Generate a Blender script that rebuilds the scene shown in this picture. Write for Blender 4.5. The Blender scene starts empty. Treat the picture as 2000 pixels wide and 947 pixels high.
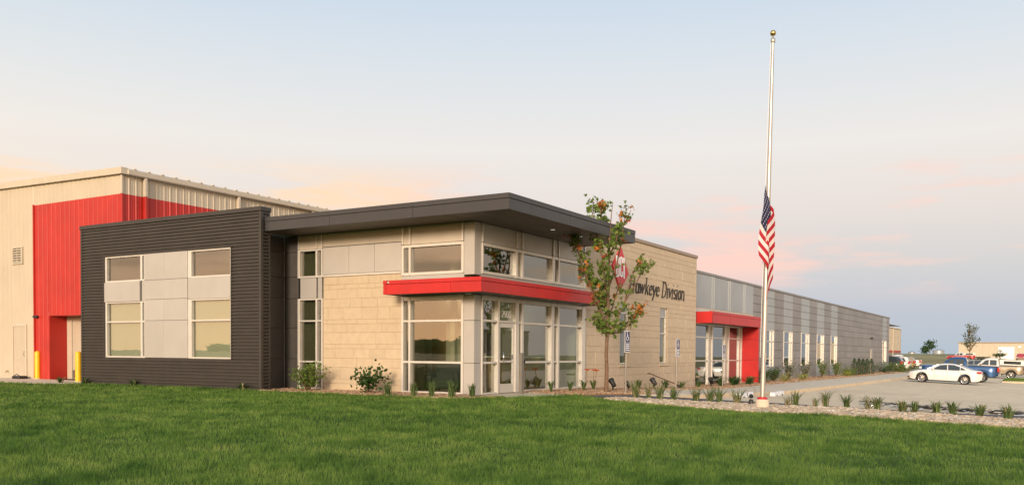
import bpy, math, random
import numpy as np
from mathutils import Vector, Matrix

SC = bpy.context.scene
COL = SC.collection
R_ = math.radians
rnd = random.Random(7)

# ------------------------------------------------------------------ camera
FPX, CYPX = 1720.81, 737.095            # focal length and principal row for a 2000 px wide frame
YAW, PITCH, ROLL = R_(31.118), R_(-1.6714), R_(0.394)
CAM = Vector((-20.894, -13.890, 1.248))
fw = Vector((math.cos(YAW)*math.cos(PITCH), math.sin(YAW)*math.cos(PITCH), math.sin(PITCH)))
r0 = Vector((math.sin(YAW), -math.cos(YAW), 0)); u0 = r0.cross(fw)
rt = r0*math.cos(ROLL) + u0*math.sin(ROLL); up = -r0*math.sin(ROLL) + u0*math.cos(ROLL)
cd = bpy.data.cameras.new('camera'); cam = bpy.data.objects.new('camera', cd); COL.objects.link(cam)
cam.matrix_world = Matrix(((rt.x, up.x, -fw.x, CAM.x), (rt.y, up.y, -fw.y, CAM.y), (rt.z, up.z, -fw.z, CAM.z), (0, 0, 0, 1)))
cd.sensor_width = 36; cd.lens = FPX/2000*36; cd.shift_y = (CYPX-473.5)/2000
cd.clip_start = .1; cd.clip_end = 6000
SC.camera = cam

# ------------------------------------------------------------------ sky, sun, exposure
SUN_EL, SUN_AZ = R_(13), R_(197)          # azimuth of the sun seen from the scene, counter-clockwise from +X
sdir = Vector((math.cos(SUN_AZ)*math.cos(SUN_EL), math.sin(SUN_AZ)*math.cos(SUN_EL), math.sin(SUN_EL)))
def srgb(r, g, b):
    f = lambda c: (c/255/12.92) if c/255 <= .04045 else ((c/255+.055)/1.055)**2.4
    return (f(r), f(g), f(b), 1)
W = bpy.data.worlds.new('World'); SC.world = W; W.use_nodes = True
nt = W.node_tree; nt.nodes.clear(); N = nt.nodes.new; L = nt.links.new
def wm(op, a, b=None, clamp=False):
    n = N('ShaderNodeMath'); n.operation = op; n.use_clamp = clamp
    for i, v in enumerate((a, b)):
        if v is None: continue
        if isinstance(v, (int, float)): n.inputs[i].default_value = v
        else: L(v, n.inputs[i])
    return n.outputs[0]
def ramp(src, stops):
    n = N('ShaderNodeValToRGB'); e = n.color_ramp.elements
    while len(e) < len(stops): e.new(.5)
    for i, (p, c) in enumerate(stops): e[i].position = p; e[i].color = c
    L(src, n.inputs[0]); return n.outputs[0]
def mixc(f, a, b, mode='MIX'):
    n = N('ShaderNodeMix'); n.data_type = 'RGBA'; n.blend_type = mode
    for i, v in ((0, f), (6, a), (7, b)):
        if isinstance(v, (int, float)): n.inputs[i].default_value = v
        elif isinstance(v, tuple): n.inputs[i].default_value = v
        else: L(v, n.inputs[i])
    return n.outputs[2]
tc = N('ShaderNodeTexCoord'); sep = N('ShaderNodeSeparateXYZ'); L(tc.outputs['Generated'], sep.inputs[0])
el = wm('MAXIMUM', sep.outputs[2], 0.0)
hor = wm('SQRT', wm('ADD', wm('MULTIPLY', sep.outputs[0], sep.outputs[0]), wm('ADD', wm('MULTIPLY', sep.outputs[1], sep.outputs[1]), 1e-5)))
caz = wm('DIVIDE', wm('ADD', wm('MULTIPLY', sep.outputs[0], math.cos(SUN_AZ)), wm('MULTIPLY', sep.outputs[1], math.sin(SUN_AZ))), hor)
# away from the sun: grey-blue earth shadow, a pink belt, then pale blue
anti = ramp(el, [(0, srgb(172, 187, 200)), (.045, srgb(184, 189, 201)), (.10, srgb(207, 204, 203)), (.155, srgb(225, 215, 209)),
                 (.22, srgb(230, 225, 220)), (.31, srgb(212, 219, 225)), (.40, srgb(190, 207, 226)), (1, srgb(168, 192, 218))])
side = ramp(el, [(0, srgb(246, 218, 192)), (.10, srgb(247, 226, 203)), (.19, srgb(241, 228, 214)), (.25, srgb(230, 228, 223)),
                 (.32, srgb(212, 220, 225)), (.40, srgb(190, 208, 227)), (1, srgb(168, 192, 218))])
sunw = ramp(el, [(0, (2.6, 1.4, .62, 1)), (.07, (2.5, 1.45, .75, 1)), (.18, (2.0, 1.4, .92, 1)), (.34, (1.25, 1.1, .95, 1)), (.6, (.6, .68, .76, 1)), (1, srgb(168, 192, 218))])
def mrange(v, a, b):
    n = N('ShaderNodeMapRange'); n.interpolation_type = 'SMOOTHSTEP'; L(v, n.inputs[0]); n.inputs[1].default_value = a; n.inputs[2].default_value = b
    return n.outputs[0]
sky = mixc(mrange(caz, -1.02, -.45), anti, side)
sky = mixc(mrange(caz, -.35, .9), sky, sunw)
# low streaky clouds, lit pink
CLOUD_OFF = (1.5, 9, 3.75)
cmap = N('ShaderNodeMapping'); cmap.inputs['Scale'].default_value = (2.6, 2.6, 17); cmap.inputs['Location'].default_value = CLOUD_OFF; L(tc.outputs['Generated'], cmap.inputs[0])
cn = N('ShaderNodeTexNoise'); cn.inputs['Scale'].default_value = 1.6; cn.inputs['Detail'].default_value = 5; cn.inputs['Roughness'].default_value = .55; L(cmap.outputs[0], cn.inputs[0])
band = wm('MULTIPLY', mrange(el, .05, .10), wm('SUBTRACT', 1.0, mrange(el, .165, .215)))
cf = wm('MULTIPLY', mrange(cn.outputs[0], .48, .65), band, True)
sky = mixc(wm('MULTIPLY', cf, .85), sky, mixc(mrange(caz, -.99, -.90), srgb(250, 205, 190), srgb(255, 216, 174)))
ns = N('ShaderNodeTexSky'); ns.sky_type = 'NISHITA'; ns.sun_disc = False; ns.sun_elevation = SUN_EL
ns.sun_rotation = math.pi/2 - SUN_AZ; ns.air_density = 1.0; ns.dust_density = .8
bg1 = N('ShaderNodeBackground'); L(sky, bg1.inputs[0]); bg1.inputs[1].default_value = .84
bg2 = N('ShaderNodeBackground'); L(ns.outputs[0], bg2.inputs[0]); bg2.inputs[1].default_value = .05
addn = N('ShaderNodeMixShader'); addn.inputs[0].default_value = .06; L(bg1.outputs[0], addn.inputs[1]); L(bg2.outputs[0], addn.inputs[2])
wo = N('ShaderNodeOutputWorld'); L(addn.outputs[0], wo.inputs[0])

sl = bpy.data.lights.new('sun', 'SUN'); sl.energy = 3.0; sl.angle = R_(12); sl.color = (1.0, .80, .60)
so = bpy.data.objects.new('sun', sl); COL.objects.link(so); so.location = (-30, 0, 30)
so.rotation_euler = sdir.to_track_quat('Z', 'Y').to_euler()
SC.view_settings.view_transform = 'Standard'; SC.view_settings.look = 'None'
SC.view_settings.exposure = 0.45; SC.view_settings.gamma = 1.0; SC.view_settings.use_curve_mapping = False
try: SC.cycles.max_bounces = 8; SC.cycles.transparent_max_bounces = 12; SC.cycles.caustics_reflective = False; SC.cycles.caustics_refractive = False
except Exception: pass

# ------------------------------------------------------------------ materials
MATS = {}
def M(name, col, rough=.6, metal=0., amt=.10, scale=3., bump=0., bscale=40., piece=0., coat=0., stain=0., spec=.5, emit=None, emits=0., trans=0.):
    """procedural principled material: colour mottling, per-piece variation, fine relief and wear"""
    if name in MATS: return MATS[name]
    m = bpy.data.materials.new(name); m.use_nodes = True; MATS[name] = m
    t = m.node_tree; b = t.nodes['Principled BSDF']; n = t.nodes.new; l = t.links.new
    c = tuple(col[:3])
    geo = n('ShaderNodeNewGeometry')
    tx = n('ShaderNodeTexNoise'); tx.inputs['Scale'].default_value = scale; tx.inputs['Detail'].default_value = 6; l(geo.outputs['Position'], tx.inputs['Vector'])
    rp = n('ShaderNodeValToRGB'); rp.color_ramp.elements[0].position = .3; rp.color_ramp.elements[1].position = .7
    rp.color_ramp.elements[0].color = tuple(x*(1-amt) for x in c)+(1,); rp.color_ramp.elements[1].color = tuple(min(1, x*(1+amt)) for x in c)+(1,)
    l(tx.outputs[0], rp.inputs[0]); out = rp.outputs[0]
    if piece:
        oi = n('ShaderNodeObjectInfo'); mr = n('ShaderNodeMapRange'); mr.inputs[3].default_value = 1-piece; mr.inputs[4].default_value = 1+piece
        l(oi.outputs['Random'], mr.inputs[0])
        mx = n('ShaderNodeMix'); mx.data_type = 'RGBA'; mx.blend_type = 'MULTIPLY'; mx.inputs[0].default_value = 1
        cc = n('ShaderNodeCombineColor')
        for i in range(3): l(mr.outputs[0], cc.inputs[i])
        l(out, mx.inputs[6]); l(cc.outputs[0], mx.inputs[7]); out = mx.outputs[2]
    if stain:
        mp = n('ShaderNodeMapping'); mp.inputs['Scale'].default_value = (1.2, 1.2, .35); l(geo.outputs['Position'], mp.inputs[0])
        t2 = n('ShaderNodeTexNoise'); t2.inputs['Scale'].default_value = 1.1; t2.inputs['Detail'].default_value = 8; t2.inputs['Roughness'].default_value = .65; l(mp.outputs[0], t2.inputs['Vector'])
        m2 = n('ShaderNodeMapRange'); m2.inputs[1].default_value = .5; m2.inputs[2].default_value = .75; m2.inputs[4].default_value = stain; l(t2.outputs[0], m2.inputs[0])
        mx = n('ShaderNodeMix'); mx.data_type = 'RGBA'; l(m2.outputs[0], mx.inputs[0]); l(out, mx.inputs[6]); mx.inputs[7].default_value = tuple(x*.6 for x in c)+(1,); out = mx.outputs[2]
    l(out, b.inputs['Base Color'])
    b.inputs['Roughness'].default_value = rough; b.inputs['Metallic'].default_value = metal
    b.inputs['Specular IOR Level'].default_value = spec
    if coat: b.inputs['Coat Weight'].default_value = coat; b.inputs['Coat Roughness'].default_value = .06
    if trans: b.inputs['Transmission Weight'].default_value = trans
    if bump:
        tb = n('ShaderNodeTexNoise'); tb.inputs['Scale'].default_value = bscale; tb.inputs['Detail'].default_value = 4; l(geo.outputs['Position'], tb.inputs['Vector'])
        bp = n('ShaderNodeBump'); bp.inputs['Strength'].default_value = bump; bp.inputs['Distance'].default_value = .02; l(tb.outputs[0], bp.inputs['Height']); l(bp.outputs[0], b.inputs['Normal'])
    if emit: b.inputs['Emission Color'].default_value = tuple(emit)+(1,); b.inputs['Emission Strength'].default_value = emits
    return m
def glassmat(name, tint, base=.2, wav=.012):
    m = bpy.data.materials.new(name); m.use_nodes = True; t = m.node_tree; t.nodes.clear(); n = t.nodes.new; l = t.links.new
    tr = n('ShaderNodeBsdfTransparent'); tr.inputs[0].default_value = tuple(tint)+(1,)
    gl = n('ShaderNodeBsdfGlossy'); gl.inputs['Roughness'].default_value = .012; gl.inputs[0].default_value = (.95, .97, .97, 1)
    geo = n('ShaderNodeNewGeometry'); nz = n('ShaderNodeTexNoise'); nz.inputs['Scale'].default_value = .9; l(geo.outputs['Position'], nz.inputs['Vector'])
    bp = n('ShaderNodeBump'); bp.inputs['Strength'].default_value = wav*4; bp.inputs['Distance'].default_value = .02; l(nz.outputs[0], bp.inputs['Height']); l(bp.outputs[0], gl.inputs['Normal'])
    fr = n('ShaderNodeFresnel'); fr.inputs[0].default_value = 1.5
    ma = n('ShaderNodeMath'); ma.operation = 'MULTIPLY_ADD'; ma.inputs[1].default_value = 1.1; ma.inputs[2].default_value = base; ma.use_clamp = True; l(fr.outputs[0], ma.inputs[0])
    bk = n('ShaderNodeMath'); bk.operation = 'SUBTRACT'; bk.inputs[0].default_value = 1; l(geo.outputs['Backfacing'], bk.inputs[1])   # mirror only where light enters the pane
    mm = n('ShaderNodeMath'); mm.operation = 'MULTIPLY'; l(ma.outputs[0], mm.inputs[0]); l(bk.outputs[0], mm.inputs[1])
    mx = n('ShaderNodeMixShader'); l(mm.outputs[0], mx.inputs[0]); l(tr.outputs[0], mx.inputs[1]); l(gl.outputs[0], mx.inputs[2])
    o = n('ShaderNodeOutputMaterial'); l(mx.outputs[0], o.inputs[0]); MATS[name] = m; return m
M('beige_metal', (.50, .43, .325), .5, amt=.04, scale=1, stain=.12, piece=.025)
M('trim_beige', (.52, .45, .35), .5, amt=.05)
M('red_metal', (.43, .019, .012), .5, amt=.10, scale=1.2, piece=.03, stain=.16)
M('canopy_red', (.47, .014, .014), .42, amt=.09, scale=2, piece=.06, stain=.14)
M('charcoal_metal', (.044, .039, .035), .5, amt=.12, scale=2, stain=.15, spec=.4)
M('charcoal_panel', (.066, .061, .056), .45, amt=.1, piece=.06)
M('fascia_metal', (.042, .041, .043), .42, amt=.07, piece=.05)
M('soffit_metal', (.10, .085, .070), .5, amt=.1, piece=.08)
M('silver_panel', (.46, .44, .41), .42, metal=.25, amt=.04, scale=1.5, piece=.03)
M('cream_panel', (.50, .44, .36), .5, amt=.05, scale=1.5, piece=.03)
M('blue_grey_panel', (.36, .385, .40), .42, metal=.2, amt=.05, scale=1, piece=.05)
M('grey_panel', (.25, .235, .225), .42, metal=.2, amt=.09, scale=.8, piece=.09, stain=.12)
M('alum', (.66, .63, .58), .38, metal=.35, amt=.04)
M('stone', (.50, .40, .275), .9, amt=.06, scale=5, bump=.12, bscale=45, piece=.03, stain=.06)
M('stone_pale', (.53, .43, .31), .9, amt=.06, scale=5, bump=.12, bscale=45, piece=.025, stain=.07)
M('mortar', (.43, .345, .24), .95, amt=.1)
M('coping', (.30, .235, .18), .5, amt=.06)
M('interior_paint', (.50, .47, .38), .8, amt=.04)
M('interior_floor', (.36, .32, .25), .4, amt=.1)
M('interior_accent', (.30, .20, .09), .6, amt=.1)
M('shade_cloth', (.47, .465, .39), .9, amt=.03)
M('dark_fabric', (.03, .035, .035), .8)
M('roof_membrane', (.4, .4, .38), .9)
M('letter_black', (.030, .025, .022), .5)
M('sign_white', (.8, .8, .8), .45, amt=.03)
M('sign_red', (.55, .018, .025), .4, amt=.05)
M('sign_blue', (.022, .03, .12), .4, amt=.08)
M('galv', (.28, .265, .24), .4, metal=.7, amt=.1)
M('pole_alum', (.46, .44, .40), .36, metal=.6, amt=.06, scale=2)
M('gold', (.55, .40, .16), .25, metal=1.)
M('yellow_paint', (.78, .46, .012), .45, amt=.07, stain=.2)
M('black_plastic', (.018, .018, .018), .5)
M('door_beige', (.47, .40, .31), .5, amt=.04)
M('concrete', (.62, .495, .335), .9, amt=.11, scale=1.3, bump=.15, bscale=30, piece=.05, stain=.22)
M('concrete_pale', (.58, .50, .38), .9, amt=.08, scale=2, bump=.15, bscale=30)
M('asphalt', (.085, .08, .082), .95, amt=.22, scale=6, bump=.4, bscale=90)
M('lens', (.75, .75, .72), .15)
M('warm_lamp', (.9, .9, .85), .4, emit=(1, .95, .85), emits=.25)
M('bark', (.17, .105, .065), .95, amt=.3, scale=14, bump=.6, bscale=50)
M('chrome', (.7, .7, .7), .12, metal=1.)
M('tyre', (.017, .017, .017), .85)
M('car_glass', (.03, .038, .04), .05, spec=.8, coat=.6)
M('tail_red', (.5, .012, .012), .2, coat=.8)
M('head_lamp', (.6, .62, .65), .1, coat=1)
glassmat('glass', (.74, .80, .74), .15)
glassmat('glass_green', (.85, .875, .82), .15)

def paint(name, col, metal=.2): return M('paint_'+name, col, .32, metal=metal, amt=.03, coat=.9, spec=.5)

# ------------------------------------------------------------------ mesh helpers
class MB:
    def __init__(s): s.v = []; s.f = []; s.m = []; s.sm = []
    def add(s, vs, fs, mi=0, smooth=False):
        o = len(s.v); s.v += [tuple(p) for p in vs]
        for f in fs: s.f.append(tuple(i+o for i in f)); s.m.append(mi); s.sm.append(smooth)
        return s
    def box(s, x0, x1, y0, y1, z0, z1, mi=0):
        x0, x1 = sorted((x0, x1)); y0, y1 = sorted((y0, y1)); z0, z1 = sorted((z0, z1))
        return s.add([(x0,y0,z0),(x1,y0,z0),(x1,y1,z0),(x0,y1,z0),(x0,y0,z1),(x1,y0,z1),(x1,y1,z1),(x0,y1,z1)],
                     [(0,3,2,1),(4,5,6,7),(0,1,5,4),(1,2,6,5),(2,3,7,6),(3,0,4,7)], mi)
    def cbox(s, x0, x1, y0, y1, z0, z1, b=.01, mi=0):
        """box with all twelve edges chamfered"""
        x0, x1 = sorted((x0, x1)); y0, y1 = sorted((y0, y1)); z0, z1 = sorted((z0, z1))
        b = min(b, (x1-x0)*.45, (y1-y0)*.45, (z1-z0)*.45); V = []
        X = (x0, x1); Y = (y0, y1); Z = (z0, z1); idx = {}
        for i in (0, 1):
            for j in (0, 1):
                for k in (0, 1):
                    sx, sy, sz = (b, -b)[i], (b, -b)[j], (b, -b)[k]
                    idx[i,j,k,0] = len(V); V.append((X[i], Y[j]+sy, Z[k]+sz))
                    idx[i,j,k,1] = len(V); V.append((X[i]+sx, Y[j], Z[k]+sz))
                    idx[i,j,k,2] = len(V); V.append((X[i]+sx, Y[j]+sy, Z[k]))
        F = []
        q = lambda a: [idx[t] for t in a]
        F += [q([(0,0,0,0),(0,0,1,0),(0,1,1,0),(0,1,0,0)]), q([(1,0,0,0),(1,1,0,0),(1,1,1,0),(1,0,1,0)])]
        F += [q([(0,0,0,1),(1,0,0,1),(1,0,1,1),(0,0,1,1)]), q([(0,1,0,1),(0,1,1,1),(1,1,1,1),(1,1,0,1)])]
        F += [q([(0,0,0,2),(0,1,0,2),(1,1,0,2),(1,0,0,2)]), q([(0,0,1,2),(1,0,1,2),(1,1,1,2),(0,1,1,2)])]
        for i in (0,1):
            for j in (0,1): F.append(q([(i,j,0,0),(i,j,1,0),(i,j,1,1),(i,j,0,1)]))
            for k in (0,1): F.append(q([(i,0,k,0),(i,1,k,0),(i,1,k,2),(i,0,k,2)]))
        for j in (0,1):
            for k in (0,1): F.append(q([(0,j,k,1),(1,j,k,1),(1,j,k,2),(0,j,k,2)]))
        for i in (0,1):
            for j in (0,1):
                for k in (0,1): F.append(q([(i,j,k,0),(i,j,k,1),(i,j,k,2)]))
        return s.add(V, F, mi)
    def tube(s, pts, rad, n=8, mi=0, smooth=True, cap=True):
        pts = [Vector(p) for p in pts]; rad = rad if hasattr(rad, '__len__') else [rad]*len(pts)
        V = []; ref = None
        for i, p in enumerate(pts):
            d = (pts[min(i+1, len(pts)-1)]-pts[max(i-1, 0)]).normalized()
            if ref is None: ref = Vector((1,0,0)) if abs(d.x) < .8 else Vector((0,1,0))
            a = d.cross(ref).normalized(); b = d.cross(a); ref = -b if False else ref
            for k in range(n):
                t = 2*math.pi*k/n; V.append(p+(a*math.cos(t)+b*math.sin(t))*rad[i])
        F = [(i*n+k, i*n+(k+1) % n, (i+1)*n+(k+1) % n, (i+1)*n+k) for i in range(len(pts)-1) for k in range(n)]
        s.add(V, F, mi, smooth)
        if cap: s.add(V[:n], [tuple(range(n))[::-1]], mi); s.add(V[-n:], [tuple(range(n))], mi)
        return s
    def lathe(s, prof, c=(0,0,0), n=16, mi=0, axis='z', smooth=True):
        V = []
        for r, z in prof:
            for k in range(n):
                t = 2*math.pi*k/n
                if axis == 'z': V.append((c[0]+r*math.cos(t), c[1]+r*math.sin(t), c[2]+z))
                elif axis == 'y': V.append((c[0]+r*math.cos(t), c[1]+z, c[2]+r*math.sin(t)))
                else: V.append((c[0]+z, c[1]+r*math.cos(t), c[2]+r*math.sin(t)))
        F = [(i*n+k, i*n+(k+1) % n, (i+1)*n+(k+1) % n, (i+1)*n+k) for i in range(len(prof)-1) for k in range(n)]
        return s.add(V, F, mi, smooth)
    def prism(s, poly, a, b, mi=0):
        """poly: function-free list of 3D points pairs: front list and back list"""
        n = len(a); s.add(list(a)+list(b), [tuple(range(n)), tuple(range(2*n-1, n-1, -1))]+[(i, (i+1) % n, n+(i+1) % n, n+i)[::-1] for i in range(n)], mi); return s
    def build(s, name, mat, parent=None, loc=None):
        me = bpy.data.meshes.new(name); me.from_pydata(s.v, [], s.f)
        for mm in (mat if isinstance(mat, (list, tuple)) else [mat]): me.materials.append(MATS[mm] if isinstance(mm, str) else mm)
        me.polygons.foreach_set('material_index', s.m); me.polygons.foreach_set('use_smooth', s.sm); me.update()
        return link(name, me, parent, loc)
def link(name, me, parent=None, loc=None):
    o = bpy.data.objects.new(name, me); COL.objects.link(o)
    if parent is not None: o.parent = parent
    if loc is not None: o.location = loc
    return o
def tag(o, label=None, cat=None, group=None, kind=None):
    if label: o['label'] = label
    if cat: o['category'] = cat
    if group: o['group'] = group
    if kind: o['kind'] = kind
    return o
def thing(name, label, cat, loc=(0,0,0), rz=0, group=None):
    o = bpy.data.objects.new(name, None); o.empty_display_size = .3; COL.objects.link(o); o.location = loc; o.rotation_euler[2] = rz
    return tag(o, label, cat, group)
_cache = {}
def piece(name, dims, mat, parent, center, b=.006):
    """chamfered slab whose mesh is shared between pieces of one size"""
    k = (name, tuple(round(d, 3) for d in dims), mat)
    if k not in _cache:
        o = MB().cbox(-dims[0]/2, dims[0]/2, -dims[1]/2, dims[1]/2, -dims[2]/2, dims[2]/2, b).build(name, mat, parent, center); _cache[k] = o.data; return o
    return link(name, _cache[k], parent, center)
# faces of the building: 'A' looks to -X (u runs along Y), 'B' looks to -Y (u runs along X); d = distance out of the plane
def fb(mb, face, pl, u0, u1, d0, d1, z0, z1, mi=0, b=0):
    a = (pl-d0, pl-d1, u0, u1) if face == 'A' else (u0, u1, pl-d0, pl-d1)
    return mb.cbox(*a, z0, z1, b, mi) if b else mb.box(*a, z0, z1, mi)
def fpiece(name, face, pl, u0, u1, d0, d1, z0, z1, mat, parent, b=.006):
    uc, dc, zc = (u0+u1)/2, pl-(d0+d1)/2, (z0+z1)/2; du, dd, dz = abs(u1-u0), abs(d1-d0), abs(z1-z0)
    return piece(name, (dd, du, dz) if face == 'A' else (du, dd, dz), mat, parent, (dc, uc, zc) if face == 'A' else (uc, dc, zc), b)
def window(parent, face, pl, vs, zs, front, back, name='window', frame='alum', glass='glass', skip=(), label=None):
    """vs: spans of the vertical members, zs: spans of the rails; panes fill the cells between them"""
    mb = MB(); zt0, zt1 = zs[0][0], zs[-1][1]
    for a, b in vs: fb(mb, face, pl, a, b, front, back, zt0, zt1, b=.006)
    for i in range(len(vs)-1):
        for a, b in zs: fb(mb, face, pl, vs[i][1], vs[i+1][0], front-.012, back+.003, a, b)
    o = mb.build(name, frame, parent)
    if label: o['label'] = label
    for i in range(len(vs)-1):
        for j in range(len(zs)-1):
            if (i, j) in skip: continue
            g = MB(); fb(g, face, pl, vs[i][1]-.01, vs[i+1][0]+.01, back+.035, back+.023, zs[j][1]-.01, zs[j+1][0]+.01); g.build('pane', glass, o)
    return o
def ribbed(face, pl, u0, u1, z0, z1, pitch=.305, depth=.023, rw=.085, start=0.):
    """vertical-rib metal sheet; z1 may be a function of u"""
    zf = z1 if callable(z1) else (lambda u: z1)
    pts = [(u0, 0)]; k = math.ceil((u0-start)/pitch)
    while start+k*pitch < u1-.001:
        c = start+k*pitch
        for du, d in ((-rw/2, 0), (-rw/4, depth), (rw/4, depth), (rw/2, 0)):
            if u0 < c+du < u1: pts.append((c+du, d))
        for q in (.36, .64):
            for du, d in ((-.03, 0), (-.015, depth*.22), (.015, depth*.22), (.03, 0)):
                if u0 < c+pitch*q+du < u1: pts.append((c+pitch*q+du, d))
        k += 1
    pts.append((u1, 0)); pts.sort()
    P = lambda u, d, z: (pl-d, u, z) if face == 'A' else (u, pl-d, z)
    V = [P(u, d, z0) for u, d in pts]+[P(u, d, zf(u)) for u, d in pts]; n = len(pts)
    return MB().add(V, [(i, i+1, n+i+1, n+i) for i in range(n-1)])
def smooth(a, b, x):
    t = np.clip((x-a)/(b-a), 0, 1); return t*t*(3-2*t)
def H(X, Y):
    """paved/lawn level round the building"""
    S = -.33*smooth(3, 20, X)-.004*np.clip(X-20, 0, 80)
    c = .022+.018*smooth(8, 40, X)
    return S-c*np.clip(-Y-1, 0, 14)-.016*np.clip(-X-1.5, 0, 25)
def hh(X, Y): return float(H(np.float64(X), np.float64(Y)))
def strip(name, rows, mat, off=0., thick=.1, nsub=8, parent=None):
    """sheet between two edge polylines; rows = [((xa,ya),(xb,yb)), ...]; top follows the ground level"""
    V = []; F = []; n = nsub+1
    for (a, b) in rows:
        for k in range(n):
            t = k/nsub; x = a[0]*(1-t)+b[0]*t; y = a[1]*(1-t)+b[1]*t; V.append((x, y, hh(x, y)+off))
    m = len(rows); T = len(V); V += [(x, y, z-thick) for x, y, z in V]
    for i in range(m-1):
        for k in range(nsub):
            q = (i*n+k, i*n+k+1, (i+1)*n+k+1, (i+1)*n+k); F.append(q)
    ring = [k for k in range(n)]+[i*n+nsub for i in range(1, m)]+[(m-1)*n+k for k in range(nsub-1, -1, -1)]+[i*n for i in range(m-2, 0, -1)]
    for i in range(len(ring)): a, b = ring[i], ring[(i+1) % len(ring)]; F.append((a, T+a, T+b, b))
    mb = MB(); mb.add(V, F); o = mb.build(name, mat, parent)
    # make the top face up
    me = o.data
    if me.polygons[0].normal.z < 0: me.flip_normals()
    return o

# ------------------------------------------------------------------ ground, lawn, paving
def field_mat():
    m = M('field', (.23, .195, .075), .95, amt=.3, scale=.05); t = m.node_tree; return m
field_mat()
def HG(X, Y):
    near = smooth(118, 140, X)
    hill = 2.25*smooth(135, 330, X)*(.45+.55*smooth(-15, 14, Y))-.012*np.clip(X-330, 0, 2000)
    return H(X, Y)-.30*(1-near)*(1-smooth(60, 90, np.abs(Y)))*(1-smooth(60, 90, -X))+hill
gx = np.unique(np.concatenate([np.linspace(-2500, -100, 16), np.linspace(-100, 400, 84), np.linspace(400, 3000, 18)]))
gy = np.unique(np.concatenate([np.linspace(-2500, -100, 16), np.linspace(-100, 100, 42), np.linspace(100, 2500, 16)]))
GX, GY = np.meshgrid(gx, gy); GZ = HG(GX, GY); nx = len(gx)
V = np.stack([GX, GY, GZ], -1).reshape(-1, 3)
mb = MB(); mb.add(V.tolist(), [(j*nx+i, j*nx+i+1, (j+1)*nx+i+1, (j+1)*nx+i) for j in range(len(gy)-1) for i in range(nx-1)], smooth=True)
tag(mb.build('ground', 'field'), kind='structure')

LE = [(40, -2.45), (16.25, -2.45), (16.2, -1.53), (6.9, -1.53), (6.8, -1.75), (-.5, -1.6), (-.75, -1.4), (-1.25, .1), (-1.85, 2.03), (-2.02, 2.5), (-2.7, 2.1), (-3.35, 1.5), (-4.1, 1.1), (-6.3, .3),
      (-8.1, .0), (-9.3, .75), (-10.5, .72), (-12.1, .38), (-13.6, .3), (-40, .3)]       # (Y, X of the lawn's edge)
LEy = np.array([p[0] for p in LE])[::-1]; LEx = np.array([p[1] for p in LE])[::-1]
def lawn_edge(Y): return np.interp(Y, LEy, LEx)
def nodes_grass(name, base_cols, use_attr):
    m = bpy.data.materials.new(name); m.use_nodes = True; t = m.node_tree; b = t.nodes['Principled BSDF']; n = t.nodes.new; l = t.links.new
    geo = n('ShaderNodeNewGeometry'); tx = n('ShaderNodeTexNoise'); tx.inputs['Scale'].default_value = .8; tx.inputs['Detail'].default_value = 6; l(geo.outputs['Position'], tx.inputs['Vector'])
    src = tx.outputs[0]
    if use_attr:
        at_ = n('ShaderNodeAttribute'); at_.attribute_name = 'rnd'
        ma = n('ShaderNodeMath'); ma.operation = 'MULTIPLY_ADD'; ma.inputs[1].default_value = .62; l(at_.outputs['Fac'], ma.inputs[0])
        m2 = n('ShaderNodeMath'); m2.operation = 'MULTIPLY_ADD'; m2.inputs[1].default_value = .55; m2.inputs[2].default_value = -.12; l(tx.outputs[0], m2.inputs[0]); l(m2.outputs[0], ma.inputs[2]); src = ma.outputs[0]
    rp = n('ShaderNodeValToRGB'); e = rp.color_ramp.elements
    while len(e) < len(base_cols): e.new(.5)
    for i, (p, c) in enumerate(base_cols): e[i].position = p; e[i].color = c+(1,)
    l(src, rp.inputs[0]); l(rp.outputs[0], b.inputs['Base Color']); b.inputs['Roughness'].default_value = .7; b.inputs['Specular IOR Level'].default_value = .08
    if use_attr:
        tl = n('ShaderNodeBsdfTranslucent'); l(rp.outputs[0], tl.inputs[0]); mx = n('ShaderNodeMixShader'); mx.inputs[0].default_value = .3
        l(b.outputs[0], mx.inputs[1]); l(tl.outputs[0], mx.inputs[2]); l(mx.outputs[0], t.nodes['Material Output'].inputs[0])
    MATS[name] = m; return m
nodes_grass('lawn_soil', [(.3, (.035, .062, .012)), (.7, (.06, .09, .018))], False)
nodes_grass('grass_blade', [(.08, (.024, .070, .013)), (.30, (.092, .182, .036)), (.58, (.175, .275, .058)), (.92, (.30, .35, .10))], True)
ys = np.concatenate([np.linspace(-40, -15, 12), np.linspace(-14.5, 17, 90), np.linspace(18, 40, 8)])
rows = [((float(lawn_edge(y)), float(y)), (-60., float(y))) for y in ys]
V = []; F = []; nk = 40
for (a, b) in rows:
    for k in range(nk+1):
        t = (k/nk)**1.6; x = a[0]*(1-t)+b[0]*t; V.append((x, a[1], hh(x, a[1])-.006+.012*math.sin(x*1.3+a[1]*.7)))
for i in range(len(rows)-1):
    for k in range(nk): F.append((i*(nk+1)+k, (i+1)*(nk+1)+k, (i+1)*(nk+1)+k+1, i*(nk+1)+k+1))
lw = MB().add(V, F, smooth=True).build('lawn', 'lawn_soil')
if lw.data.polygons[0].normal.z < 0: lw.data.flip_normals()
tag(lw, kind='structure')
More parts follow.
